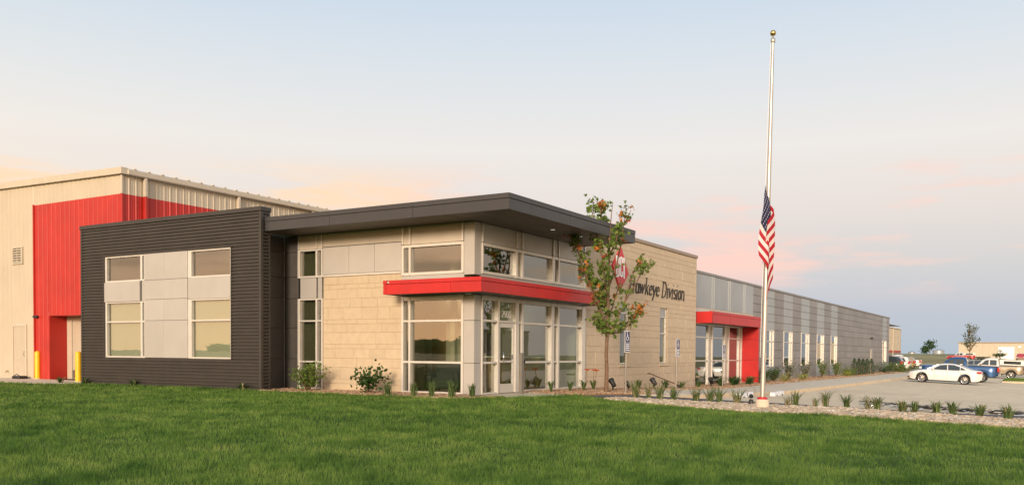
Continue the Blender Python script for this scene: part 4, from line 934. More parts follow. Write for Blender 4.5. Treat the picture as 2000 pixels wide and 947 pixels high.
# limp flag: hoist hangs along the pole, the fly falls in zigzag folds; local frame a = image right, c = towards the camera
ztop = 5.66
FL = thing('american_flag', 'limp red, white and blue star-and-stripe flag hanging at half staff', 'flag', (fpx+LX*.6, fpy+LY*.6, fpz+ztop))
av = Vector((rt.x, rt.y, 0)).normalized(); cv = Vector((-fw.x, -fw.y, 0)).normalized()
keyu = [0, .28, .40, .50, .85, 1.0]; keyx = [-.20, .03, .12, .22, -.04, .05]; keyc = [.16, .20, .02, .10, .22, .10]
V = []; UV = []; nu, nv = 70, 40
for i in range(nu+1):
    u = i/nu
    for j in range(nv+1):
        v = j/nv
        us_ = np.interp(u, keyu, keyx); uc = np.interp(u, keyu, keyc)
        # soften the folds
        us2 = np.mean([np.interp(np.clip(u+d, 0, 1), keyu, keyx) for d in (-.03, -.015, 0, .015, .03)])
        z = -v*1.80-u*1.20-.08*math.sin(u*5+v*2)*u
        sp = np.interp(-z, [0, .25, .9, 1.6, 2.3, 2.85], [.16, .45, .95, 1.08, .82, .30])
        x_ = us2*sp-.05+.035*math.sin(v*5+u*4)*min(1, -z); c_ = uc*sp+.05*math.sin(v*7+u*9)*min(1, -z)
        if u < .015: x_ -= .0
        p = av*x_+cv*c_; V.append((p.x, p.y, z)); UV.append((u, v))
F = [(i*(nv+1)+j, (i+1)*(nv+1)+j, (i+1)*(nv+1)+j+1, i*(nv+1)+j+1) for i in range(nu) for j in range(nv)]
fo = MB().add(V, F, smooth=True).build('flag_cloth', 'flag_cloth', FL)
ul = fo.data.uv_layers.new(name='UVMap'); 
for lp in fo.data.loops: ul.data[lp.index].uv = UV[lp.vertex_index]

# ------------------------------------------------------------------ plants
def leafmat(name, a, b, trans=.3):
    nodes_grass(name, [(.1, a), (.6, b), (.95, tuple(min(1, c*1.45) for c in b))], True); return name
leafmat('leaf_green', (.065, .12, .022), (.16, .23, .05)); leafmat('leaf_orange', (.42, .13, .03), (.62, .24, .06)); leafmat('leaf_red', (.40, .07, .03), (.5, .12, .06))
leafmat('leaf_dark', (.022, .055, .016), (.05, .10, .028)); leafmat('leaf_lime', (.20, .25, .03), (.36, .36, .06)); leafmat('leaf_grey', (.07, .09, .045), (.15, .17, .10))
leafmat('tuft_blade', (.05, .095, .03), (.14, .19, .07)); leafmat('petal_orange', (.6, .10, .03), (.75, .16, .05)); leafmat('straw', (.28, .22, .11), (.42, .34, .2)); leafmat('petal_white', (.7, .62, .5), (.8, .75, .65))
MAPLE = [(0, 0), (.16, .10), (.42, .02), (.33, .24), (.50, .46), (.24, .45), (.13, .62), (0, 1.0), (-.13, .62), (-.24, .45), (-.50, .46), (-.33, .24), (-.42, .02), (-.16, .10)]
OVAL = [(0, 0), (.22, .25), (.28, .55), (.16, .85), (0, 1.05), (-.16, .85), (-.28, .55), (-.22, .25)]
SLIM = [(0, 0), (.10, .3), (.08, .7), (0, 1.05), (-.08, .7), (-.10, .3)]
def leaves(mb, P, size, shape, r, mi=0, droop=.3, attr=None):
    """add one flat lobed leaf at P in a random orientation"""
    d = Vector((r.gauss(0, 1), r.gauss(0, 1), r.gauss(-droop, .8))).normalized(); s_ = d.cross(Vector((r.gauss(0, 1), r.gauss(0, 1), r.gauss(0, 1)))).normalized(); nn = d.cross(s_)
    V = [Vector(P)+d*(q[1]*size)+s_*(q[0]*size)+nn*(abs(q[0])*size*.25) for q in shape]
    mb.add([tuple(v) for v in V], [tuple(range(len(V)))], mi)
    if attr is not None: attr += [r.random()]*len(V)
def withattr(o, attr):
    a = o.data.attributes.new('rnd', 'FLOAT', 'POINT'); a.data.foreach_set('value', np.array(attr, float)); return o
def ray_pt(px, py, d):
    return CAM+(fw+rt*((px-1000)/FPX)-up*((py-CYPX)/FPX))*d
# --- young maple in front of the stone wall: limbs laid out in the crown's own plane and spread in depth
tb = Vector((4.62, -1.99, hh(4.62, -1.99))); td = (tb-CAM).dot(fw)
def tp(px, py, dd=0.): return ray_pt(px, py, td+dd)-tb
MT = thing('maple_tree', 'slender young maple turning orange in front of the tower and stone wall', 'tree', tuple(tb))
mb = MB().tube([(0, 0, -.05)]+[tuple(tp(x, y)) for x, y in ((1185, 720), (1184, 690), (1186, 655), (1187, 610), (1189, 560), (1190, 510), (1191, 460), (1194, 420), (1197, 395))], [.075, .06, .056, .054, .042, .035, .028, .021, .014, .007], 9)
mb.build('trunk', 'bark', MT)
limbs = [[(1186, 650, 0), (1175, 620, .2), (1160, 575, .3), (1150, 540, .2), (1143, 500, .1)], [(1186, 640, 0), (1172, 600, -.2), (1152, 560, -.5), (1140, 520, -.6)], [(1150, 560, -.1), (1135, 510, -.1), (1124, 475, -.2), (1118, 462, -.2)],
         [(1187, 655, 0), (1205, 625, -.2), (1220, 590, -.4), (1238, 560, -.5), (1255, 530, -.5), (1268, 515, -.5)], [(1187, 652, 0), (1212, 648, .2), (1230, 632, .3), (1245, 612, .4), (1256, 598, .4)], [(1220, 590, -.4), (1228, 560, -.2), (1240, 525, .0), (1248, 508, .1)],
         [(1189, 560, 0), (1204, 520, .3), (1212, 480, .5), (1218, 440, .5), (1224, 405, .5)], [(1190, 540, 0), (1176, 500, -.3), (1166, 465, -.4), (1158, 420, -.4), (1160, 395, -.4)], [(1191, 470, 0), (1180, 440, .2), (1172, 410, .3), (1180, 395, .3)],
         [(1187, 630, 0), (1196, 600, .6), (1205, 570, .9), (1212, 545, 1.0)], [(1188, 600, 0), (1176, 575, .6), (1168, 545, .9)], [(1189, 580, 0), (1180, 545, -.7), (1176, 510, -1.0)], [(1190, 500, 0), (1204, 470, -.5), (1208, 440, -.7)], [(1187, 650, 0), (1172, 640, -.3), (1158, 620, -.5)]]
LP = []
lm = MB()
for L_ in limbs:
    pts = [tp(*q) for q in L_]; n = len(pts)
    lm.tube([tuple(p) for p in pts], [.026*(1-i/n)+.006 for i in range(n)], 6)
    for i in range(1, n):
        for k in range(16):
            t_ = k/16; p = pts[i-1].lerp(pts[i], t_); LP.append((p, i/n))
for k in range(20): LP.append((tp(1190+4*k/36, 560-165*k/36), .5))
lm.build('limb', 'bark', MT)
r = random.Random(11); cr = MB(); at_ = []
orange_c = [tp(*q) for q in ((1122, 470, -.2), (1212, 405, .4), (1225, 412, .5), (1185, 400, .2), (1150, 545, -.3), (1140, 520, -.5), (1168, 500, -.5), (1183, 420, .2), (1240, 515, .1), (1250, 600, .4), (1208, 570, .9), (1160, 560, .2), (1222, 455, .5))]
tw = MB()
for (p, t_) in LP:
    if r.random() < .22: continue
    a_ = r.uniform(0, 6.283); tip = p+Vector((math.cos(a_)*r.uniform(.08, .26), math.sin(a_)*r.uniform(.08, .26), r.uniform(-.03, .22)))
    side_ = tip.x*.52-tip.y*.86                               # the crown is open on its side towards the lot
    if .15 < side_ < .95 and 2.85 < tip.z < 4.95 and r.random() < .82: continue
    if t_ < .3 and r.random() < .6: continue
    tw.tube([tuple(p), tuple(p.lerp(tip, .5)+Vector((0, 0, .02))), tuple(tip)], [.006, .005, .003], 4)
    near = min((tip-o).length for o in orange_c); turn = near < .34 and r.random() < .5
    for k in range(r.randint(4, 7)):
        q = p.lerp(tip, r.uniform(.45, 1.05))+Vector((r.gauss(0, .05), r.gauss(0, .05), r.gauss(-.01, .045)))
        mi = (1 if r.random() < .85 else 2) if turn and r.random() < .85 else 0
        leaves(cr, q, r.uniform(.09, .155), MAPLE, r, mi, .6, at_)
tw.build('twig', 'bark', MT)
withattr(cr.build('crown', ['leaf_green', 'leaf_orange', 'leaf_red'], MT), at_)
# --- grass clumps
def tuft(x, y, label, hgt=.45, n=60, spread=.5, mat='tuft_blade', seed=0, cat='ornamental grass', group=None, straw=0, z=None, w=.012):
    r = random.Random(seed); t = thing('grass_clump', label, cat, (x, y, hh(x, y) if z is None else z), 0, group); mb = MB(); at_ = []
    for k in range(n):
        a = r.uniform(0, 6.283); L_ = hgt*r.uniform(.6, 1.15); ln = r.uniform(.05, spread)*L_; cx, cy = r.gauss(0, .035), r.gauss(0, .035); wx, wy = -math.sin(a)*w, math.cos(a)*w; pv = []
        for q in (0, .35, .7):
            d = ln*q**1.6; zz = L_*(q-.18*spread*q*q); pv += [(cx+math.cos(a)*d-wx*(1-q*.5), cy+math.sin(a)*d-wy*(1-q*.5), zz-.02), (cx+math.cos(a)*d+wx*(1-q*.5), cy+math.sin(a)*d+wy*(1-q*.5), zz-.02)]
        pv.append((cx+math.cos(a)*ln, cy+math.sin(a)*ln, L_*(1-.3*spread)-.02))
        mb.add(pv, [(0,1,3,2), (2,3,5,4), (4,5,6)], 1 if r.random() < straw else 0); at_ += [r.random()]*7
    withattr(mb.build('blades', [mat, 'straw'], t), at_); return t
side = ('first', 'second', 'third', 'fourth', 'fifth')
gb = 'grass clumps along the lawn bed'
spots = [(2.37, -3.97, .62, 1, 'upright grass clump at the tip of the lawn bed, left of the others'), (2.61, -4.25, .5, .8, 'thin pale grass clump right beside the tallest clump near the maple'),
 (2.53, -4.65, .58, 1.1, 'grass clump in front of the spotlight by the leaning rod'), (2.76, -4.95, .5, 1.1, 'grass clump just right of the one before the spotlight'),
 (2.92, -5.55, .48, 1.2, 'lone grass clump midway between the maple and the flagpole'), (2.78, -6.0, .55, 1.3, 'left clump of the close pair before the side entrance'), (2.70, -6.28, .52, 1.1, 'right clump of the close pair before the side entrance'),
 (2.75, -6.77, .55, 1.5, 'arching grass clump in front of the wheel stops'), (3.94, -7.85, .3, 1.2, 'small sparse clump just right of the flagpole'), (3.9, -8.05, .5, 1.1, 'spiky grass clump second to the right of the flagpole'),
 (4.3, -8.50, .34, 1.4, 'low straw-coloured clump before the grey wing'), (4.3, -8.75, .5, 1.1, 'taller clump beside the low straw-coloured one'), (3.94, -9.38, .48, 1.4, 'wide grass clump left of the edging strip'),
 (3.8, -9.95, .52, 1.7, 'sparse arching clump at the left end of the edging strip'), (3.9, -10.15, .42, 1.1, 'narrow clump touching the left end of the edging strip'), (3.14, -10.86, .36, .9, 'broad-bladed clump below the white sedan front'),
 (3.18, -11.15, .34, .6, 'narrow upright clump below the white sedan door'), (3.4, -11.62, .40, 1.0, 'dark clump below the rear half of the sedan'), (3.2, -12.0, .42, 1.1, 'fan-shaped clump below the blue pickup'),
 (3.1, -12.6, .40, 1.3, 'fan-shaped clump second from the right edge'), (2.7, -13.2, .42, .9, 'clump at the right edge of the picture')]
for i, (x, y, h_, sp_, lab) in enumerate(spots): tuft(x, y, lab, h_*1.12, 34 if i in (1, 8, 10, 13) else 62, sp_*.75, seed=40+i, group=gb, straw=.45 if i in (1, 8, 10, 13) else r.uniform(.05, .25), w=.010 if i < 14 else .017)
gt = 'grass clumps below the corner windows'
for i, (x, y, h_, lab) in enumerate(((-1.55, 1.86, .42, 'narrow grass clump right of the broadleaf shrub at the stone infill'), (-1.55, .95, .44, 'grass clump below the left mullion of the corner window'), (-1.5, .36, .5, 'grass clump below the middle of the corner window'),
                                  (-1.45, -.27, .55, 'fullest grass clump below the corner window'), (-1.0, -.62, .45, 'grass clump in front of the corner column'))): tuft(x, y, lab, h_, 70, .38, seed=90+i, group=gt)
for i, (x, y, lab) in enumerate(((-1.68, 17.2, 'small weedy tuft in front of the recessed double doors'), (-1.72, 15.6, 'small weed tuft at the left end of the dark wing'), (-1.70, 12.9, 'small weed tuft below the left window of the dark wing'), (-1.74, 7.5, 'small weed tuft at the right end of the dark wing'))): tuft(x, y, lab, .36, 60, 1.2, 'leaf_dark', 120+i, 'weed', 'weeds along the dark wing', .15, w=.014)
tuft(-1.0, 24.1, 'dark green tuft at the far left beside the service walk', .22, 80, 1.5, 'leaf_dark', 131, 'weed', w=.02)
for i, (x, y, lab, h_) in enumerate(((9.6, -.95, 'grass clump on the brown stones right of the low spotlight', .5), (12.9, -.75, 'dark strappy plant at the foot of the leaning rod', .5), (14.9, -.7, 'small grass clump right of the leaning rod', .45), (17.6, -.5, 'thin clump at the corner of the stone wall', .5))): tuft(x, y, lab, h_, 60, .9, 'tuft_blade' if i != 1 else 'leaf_dark', 140+i, group='clumps along the stone wall', w=.016)
for i, x in enumerate((20.0, 21.3, 22.6, 23.9, 25.2, 26.4)):
    tuft(x, -.95 if i % 2 else -.75, ('first', 'second', 'third', 'fourth', 'fifth', 'sixth')[i]+' strappy clump from the left along the side entrance', r.uniform(.5, .75), 55, 1.2, 'leaf_dark' if i < 4 else 'tuft_blade', 150+i, group='clumps along the side entrance', straw=.05, w=.022)
# --- day lilies by the entrance
def lily(x, y, label, seed, flowers):
    r = random.Random(seed); t = thing('day_lily', label, 'lily', (x, y, hh(x, y)), 0, 'day lilies by the entrance'); mb = MB(); at_ = []
    for k in range(34):
        a = r.uniform(0, 6.283); L_ = r.uniform(.3, .52); w = .014; d = L_*r.uniform(.4, .8); wx, wy = -math.sin(a)*w, math.cos(a)*w; c, s_ = math.cos(a), math.sin(a)
        mb.add([(-wx, -wy, -.02), (wx, wy, -.02), (c*d*.4-wx, s_*d*.4-wy, L_*.7), (c*d*.4+wx, s_*d*.4+wy, L_*.7), (c*d, s_*d, L_*.62)], [(0,1,3,2), (2,3,4)]); at_ += [r.random()]*5
    withattr(mb.build('leaves', 'tuft_blade', t), at_)
    for k in range(flowers):
        a = r.uniform(0, 6.283); top = Vector((.12*math.cos(a), .12*math.sin(a), r.uniform(.52, .70)))
        MB().tube([(0, 0, 0), tuple(top*.6+Vector((0, 0, .05))), tuple(top)], .007, 5).build('stem', 'bark', t)
        fm = MB(); fa = []
        for q in range(6):
            an = q*1.047; c, s_ = math.cos(an), math.sin(an)
            fm.add([tuple(top), tuple(top+Vector((c*.06-s_*.028, s_*.06+c*.028, .06))), tuple(top+Vector((c*.12, s_*.12, .065))), tuple(top+Vector((c*.06+s_*.028, s_*.06-c*.028, .06)))], [(0,1,2,3)]); fa += [r.random()]*4
        withattr(fm.build('flower', 'petal_orange', t), fa)
for i, (x, y, lab, fl2) in enumerate(((3.05, -.85, 'day lily without flowers at the left of the entrance bed', 0), (3.85, -1.1, 'grassy day lily in the middle of the entrance bed', 0), (5.0, -1.0, 'day lily with one orange flower below the right pane', 1), (5.75, -1.0, 'day lily with a tall red-orange flower beside the stone wall', 2))): lily(x, y, lab, 60+i, fl2)
# --- shrubs
def shrub(x, y, label, hgt, rad, mat, seed, nstem=9, nl=260, ls=.09, shape=OVAL, name='shrub', group=None, cone=False, mats=None, mix=0., z=None):
    r = random.Random(seed); t = thing(name, label, 'shrub', (x, y, hh(x, y) if z is None else z), 0, group); sm = MB(); cm = MB(); at_ = []; tips = []
    for k in range(nstem):
        a = k*2.4+r.uniform(-.4, .4); q = rad*math.sqrt((k+.5)/nstem)*(.35 if cone else 1); hz = hgt*r.uniform(.65, 1.0)
        p = [Vector((0, 0, -.03)), Vector((math.cos(a)*q*.45, math.sin(a)*q*.45, hz*.5)), Vector((math.cos(a)*q, math.sin(a)*q, hz))]; sm.tube([tuple(v) for v in p], [.012, .009, .004], 5); tips.append(p)
    sm.build('stem', 'bark', t)
    for k in range(nl):
        if cone:
            zz = hgt*r.random()**.9; rr = rad*max(.06, (1-(zz/hgt)**5))*math.sqrt(r.random())*1.0; a = r.uniform(0, 6.283); q = Vector((rr*math.cos(a), rr*math.sin(a), zz))
        else:
            p = r.choice(tips); f_ = r.uniform(.3, 1.05); q = (p[1].lerp(p[2], (f_-.5)*2) if f_ > .5 else p[0].lerp(p[1], f_*2))+Vector((r.gauss(0, .05), r.gauss(0, .05), r.gauss(0, .05)))*(rad*3+.3)
        q.z = max(q.z, .02)
        leaves(cm, q, ls*r.uniform(.7, 1.25), shape, r, 1 if r.random() < mix else 0, -.4, at_)
    withattr(cm.build('foliage', mats or mat, t), at_); return t
shrub(-1.0, 5.45, 'bushy green shrub below the narrow left window of the tower', .85, .55, 'leaf_green', 1, 14, 900, .075)
shrub(-.95, 3.05, 'open broadleaf shrub in front of the stone infill', .72, .62, 'leaf_dark', 2, 11, 330, .12)
gw = 'shrubs along the grey wing'
for i, (x, h_, lab, mt_) in enumerate(((28.3, .75, 'low dark shrub just right of the red fin', 'leaf_dark'), (30.2, .8, 'dark shrub right behind the flagpole at the grey wing', 'leaf_dark'), (33.7, 1.15, 'airy grey-green shrub below the first window right of the flagpole', 'leaf_grey'), (38.0, 1.2, 'airy grey-green shrub below the second window right of the flagpole', 'leaf_grey'),
                            (43.1, 1.15, 'rounded dark shrub below the third window right of the flagpole', 'leaf_green'), (47.9, 1.2, 'rounded dark shrub below the fourth window right of the flagpole', 'leaf_green'))):
    shrub(x, -.6, lab, h_, .42, mt_, 20+i, 14, 520, .085, group=gw, mats=[mt_, 'petal_white'], mix=.03 if i in (2, 3) else 0)
for i, (x, lab) in enumerate(((31.2, 'lime yellow low plant right of the flagpole'), (35.6, 'lime yellow low plant between the grey-green shrubs'), (50.0, 'lime yellow low plant left of the clipped evergreens'))):
    shrub(x, -1.0, lab, .34, .5, 'leaf_lime', 30+i, 10, 240, .11, SLIM, 'low_plant', 'lime plants along the grey wing')
for i, (x, lab) in enumerate(((53.6, 'first clipped evergreen from the left of the row of five'), (55.6, 'second clipped evergreen from the left of the row of five'), (57.5, 'middle clipped evergreen of the row of five'), (59.5, 'fourth clipped evergreen from the left of the row of five'), (61.8, 'last clipped evergreen of the row of five'))):
    shrub(x, -.9, lab, 1.35, .27, 'leaf_dark', 70+i, 7, 1100, .09, SLIM, 'evergreen_shrub', 'clipped evergreens along the grey wing', True)
shrub(51.6, -.8, 'low spreading bush left of the clipped evergreens', .55, .8, 'leaf_green', 81, 12, 500, .16, SLIM, 'low_bush')
shrub(78.5, -.9, 'low grassy hedge at the far end of the grey wing', .75, 1.8, 'leaf_green', 82, 16, 900, .2, SLIM, 'low_bush')
shrub(70.0, -.8, 'low dark bush below the last window of the grey wing', .7, 1.2, 'leaf_dark', 83, 12, 600, .18, SLIM, 'low_bush')

# ------------------------------------------------------------------ vehicles (local frame: x forward, y left, z up)
def vehicle(name, label, cat, x, y, heading, paintmat, S, group=None, lod=1, zoff=-.117, z=None):
    t = thing(name, label, cat, (x, y, (hh(x, y)+zoff) if z is None else z), heading, group)
    if z is None and lod:                                     # stand on the sloping lot
        t.rotation_euler = Matrix.Rotation(heading, 3, 'Z').to_euler(); t.rotation_euler[1] = -math.atan2(hh(x, y+1.4)-hh(x, y-1.4), 2.8)
    L, Wd, r = S['len'], S['w']/2, S['wr']; xf, xr = S['ax']
    top = S['deck']; sill = S.get('sill', .24)
    xs = sorted(set([round(v, 3) for v in np.linspace(-L/2, L/2, 61)]))
    def topz(v): return float(np.interp(v, [p[0] for p in top], [p[1] for p in top]))
    def wid(v): return Wd*(1-.30*max(0, (abs(v)-L/2+.75)/.75)**2.2)
    mb = MB(); rows = []
    for v in xs:
        zb = sill+.16*max(0, (abs(v)-L/2+.5)/.5)**2
        for xc in (xf, xr):
            q = (r+.075)**2-(v-xc)**2
            if q > 0: zb = max(zb, r+math.sqrt(q)*.98)
        zt = topz(v); zb = min(zb, zt-.12); w = wid(v); zm = zb+(zt-zb)*.45
        ring = [(w*.90, zb), (w*.985, zb+.04), (w, zm), (w*.985, zt-.10), (w*.95, zt-.035), (w*.86, zt), (w*.4, zt+.018), (0, zt+.022)]
        rows.append([(v, p[0], p[1]) for p in ring]+[(v, -p[0], p[1]) for p in ring[-2::-1]])
    n = len(rows[0]); V = [p for q in rows for p in q]
    F = [(i*n+k, (i+1)*n+k, (i+1)*n+k+1, i*n+k+1) for i in range(len(rows)-1) for k in range(n-1)]+[(i*n+n-1, (i+1)*n+n-1, (i+1)*n, i*n) for i in range(len(rows)-1)]
    F += [tuple(range(n))[::-1], tuple(range((len(rows)-1)*n, len(rows)*n))]
    mb.add(V, F, smooth=True); body = mb.build('body', paintmat, t)
    try: body.data.set_sharp_from_angle(angle=R_(35))
    except Exception: pass
    MB().box(-L/2+.25, L/2-.3, -Wd*.8, Wd*.8, sill-.04, sill+.28).build('underbody', 'black_plastic', t)
    # cabin
    roof = S['roof']; zbelt = S['belt']; zmax = max(p[1] for p in roof); tum = S.get('tumble', .2); wb = Wd*.945
    def rz(v): return float(np.interp(v, [p[0] for p in roof[::-1]] if roof[0][0] > roof[-1][0] else [p[0] for p in roof], [p[1] for p in roof[::-1]] if roof[0][0] > roof[-1][0] else [p[1] for p in roof]))
    def hw(z_): return wb-(z_-zbelt)/(zmax-zbelt)*tum
    xa, xb = max(p[0] for p in roof), min(p[0] for p in roof); cs = np.linspace(xb, xa, 33); rows = []
    for v in cs:
        zt = max(rz(v), zbelt-.05); zz0 = zbelt-.08
        ring = [(hw(zz0), zz0), (hw((zz0+zt)/2), (zz0+zt)/2), (hw(zt)+.0, zt-.045), (hw(zt)-.05, zt-.008), (hw(zt)*.5, zt+.012), (0, zt+.016)]
        rows.append([(float(v), p[0], p[1]) for p in ring]+[(float(v), -p[0], p[1]) for p in ring[-2::-1]])
    n = len(rows[0]); V = [p for q in rows for p in q]
    F = [(i*n+k, (i+1)*n+k, (i+1)*n+k+1, i*n+k+1) for i in range(len(rows)-1) for k in range(n-1)]+[tuple(range(n))[::-1], tuple(range((len(rows)-1)*n, len(rows)*n))]
    cab = MB().add(V, F, smooth=True).build('cabin', S.get('cabmat', paintmat), t)
    for poly in S['glass']:
        for s_ in (1, -1):
            o_ = [(p[0], s_*(hw(p[1])+.012), p[1]) for p in poly]; i_ = [(p[0], s_*(hw(p[1])-.01), p[1]) for p in poly]
            g_ = MB(); g_.prism(None, o_ if s_ < 0 else o_[::-1], i_ if s_ < 0 else i_[::-1]); g_.build('side_window', 'car_glass', cab)
    for nm, (x0, z0), (x1, z1) in S['screens']:
        dx, dz = x1-x0, z1-z0; l_ = math.hypot(dx, dz); nx_, nz_ = abs(dz)/l_*(1 if x0 > x1 else -1)*.022, abs(dx)/l_*.022
        w0, w1 = hw(z0)-.09, hw(z1)-.07
        q = [(x0+nx_, -w0, z0+nz_), (x0+nx_, w0, z0+nz_), (x1+nx_, w1, z1+nz_), (x1+nx_, -w1, z1+nz_)]
        MB().prism(None, q, [(a-nx_*1.5, b, c-nz_*1.5) for a, b, c in q]).build(nm, 'car_glass', cab)
    # wheels
    for xc in (xf, xr):
        for s_ in (1, -1):
            yc = s_*(Wd-.13)
            w = MB().lathe([(r*.62, -.10), (r*.9, -.11), (r*.985, -.085), (r, -.04), (r, .04), (r*.985, .085), (r*.9, .11), (r*.62, .10)], (xc, yc, r), 28, axis='y').build('wheel', 'tyre', t)
            rm = MB(); yo = yc+s_*.075
            rm.lathe([(r*.70, s_*.03), (r*.62, s_*.028), (r*.60, -s_*.06)], (xc, yo, r), 28, axis='y')
            ns = S.get('spokes', 10)
            for k in range(ns):
                a = 2*math.pi*k/ns; c, s2 = math.cos(a), math.sin(a); hw_ = r*.075
                P = lambda rad, o_, yy: (xc+rad*c-o_*s2, yo+yy*s_, r+rad*s2+o_*c)
                q = [P(r*.12, -hw_*.7, .03), P(r*.12, hw_*.7, .03), P(r*.66, hw_*1.15, .012), P(r*.66, -hw_*1.15, .012)]; b_ = [P(r*.12, -hw_*.7, -.03), P(r*.12, hw_*.7, -.03), P(r*.66, hw_*1.15, -.03), P(r*.66, -hw_*1.15, -.03)]
                rm.prism(None, q, b_)
            rm.lathe([(.001, s_*.035), (r*.15, s_*.03), (r*.17, -s_*.02)], (xc, yo, r), 12, axis='y')
            rm.build('rim', S.get('rimmat', 'chrome'), w)
            MB().lathe([(.001, 0), (r*.60, 0)], (xc, yo-s_*.055, r), 20, axis='y').build('brake_disc', 'black_plastic', w)
    # lamps, mirrors, handles, trim
    for nm, mt, bx in S['lamps']:
        for s_ in (1, -1):
            x0, x1, y0, y1, z0, z1 = bx; MB().cbox(x0, x1, s_*y0*Wd, s_*y1*Wd, z0, z1, .02).build(nm, mt, t)
    mx_ = S['mirror']
    for s_ in (1, -1): MB().cbox(mx_-.07, mx_+.07, s_*(Wd*.93), s_*(Wd+.13), zbelt+.02, zbelt+.17, .03).build('wing_mirror', S.get('mirmat', paintmat), t)
    for hx in S.get('handles', ()):
        for s_ in (1, -1): MB().cbox(hx-.1, hx+.1, s_*(Wd*.975), s_*(Wd*1.012), zbelt-.16, zbelt-.125, .008).build('door_handle', paintmat, t)
    for gx0 in S.get('seams', ()):
        for s_ in (1, -1): MB().box(gx0-.006, gx0+.006, s_*(Wd*.97), s_*(Wd*1.003), sill+.1, zbelt-.06).build('door_gap', 'black_plastic', t)
    for nm, mt, bx in S.get('extra', ()): MB().cbox(*bx, .02).build(nm, mt, t)
    return t
SED = dict(len=4.92, w=1.86, wr=.335, ax=(1.46, -1.37), deck=[(-2.46, .84), (-2.36, 1.01), (-1.7, 1.05), (-1.2, .99), (1.1, .97), (1.7, .90), (2.15, .79), (2.40, .66), (2.46, .55)], belt=.955, sill=.20, tumble=.26,
  roof=[(1.22, .95), (.45, 1.36), (.05, 1.445), (-.45, 1.455), (-.95, 1.38), (-1.45, 1.20), (-1.95, 1.02)],
  glass=[[(.80, 1.00), (.28, 1.32), (-.16, 1.385), (-.20, .99)], [(-.27, .99), (-.23, 1.388), (-.62, 1.375), (-1.02, 1.25), (-1.02, 1.0)], [(-1.07, 1.02), (-1.07, 1.23), (-1.30, 1.12), (-1.42, 1.05)]],
  screens=[('windscreen', (1.12, 1.0), (.42, 1.37)), ('rear_window', (-1.80, 1.07), (-1.05, 1.36))], mirror=.72, handles=(-.02, -1.0), seams=(.62, -.22, -1.12), spokes=10,
  lamps=[('headlight', 'head_lamp', (2.02, 2.30, .62, .93, .66, .76)), ('taillight', 'tail_red', (-2.43, -2.12, .52, .955, .84, .97))],
  extra=[('grille', 'black_plastic', (2.38, 2.475, -.55, .55, .36, .60)), ('splitter', 'black_plastic', (2.0, 2.44, -.78, .78, .17, .23)), ('fog_recess', 'black_plastic', (2.28, 2.42, -.80, -.55, .34, .46)), ('fog_recess', 'black_plastic', (2.28, 2.42, .55, .80, .34, .46)),
         ('side_skirt', 'black_plastic', (-.95, 1.05, -.90, .90, .175, .225)), ('aerial', 'paint_white', (-1.12, -.96, -.03, .03, 1.38, 1.47)), ('number_plate', 'sign_white', (-2.475, -2.44, -.16, .16, .60, .72)), ('rear_bumper', 'black_plastic', (-2.47, -2.2, -.7, .7, .28, .38))])
PIC = dict(len=5.85, w=2.02, wr=.40, ax=(1.95, -1.70), deck=[(-2.92, 1.27), (-2.90, 1.30), (-.62, 1.28), (-.6, 1.24), (1.1, 1.26), (1.3, 1.25), (2.6, 1.20), (2.88, 1.06), (2.92, .78)], belt=1.23, sill=.45, tumble=.20,
  roof=[(1.35, 1.22), (.72, 1.82), (.35, 1.95), (-.25, 1.97), (-.52, 1.92), (-.62, 1.22)],
  glass=[[(1.0, 1.28), (.62, 1.72), (.30, 1.80), (.30, 1.27)], [(.20, 1.27), (.20, 1.80), (-.38, 1.80), (-.42, 1.27)]],
  screens=[('windscreen', (1.27, 1.26), (.74, 1.78)), ('rear_window', (-.60, 1.33), (-.56, 1.78))], mirror=1.0, handles=(.45, -.3), seams=(1.15, .25, -.55), spokes=6,
  lamps=[('headlight', 'head_lamp', (2.70, 2.90, .62, .96, .88, 1.05)), ('taillight', 'tail_red', (-2.94, -2.80, .86, 1.005, .90, 1.27))],
  extra=[('bed_liner', 'black_plastic', (-2.82, -.72, -.84, .84, 1.26, 1.325)), ('rear_bumper', 'chrome', (-3.02, -2.86, -.95, .95, .55, .74)), ('front_bumper', 'chrome', (2.84, 3.0, -.95, .95, .52, .70)), ('grille', 'chrome', (2.88, 2.95, -.6, .6, .76, .98)), ('number_plate', 'sign_white', (-3.03, -3.015, -.16, .16, .6, .70))])
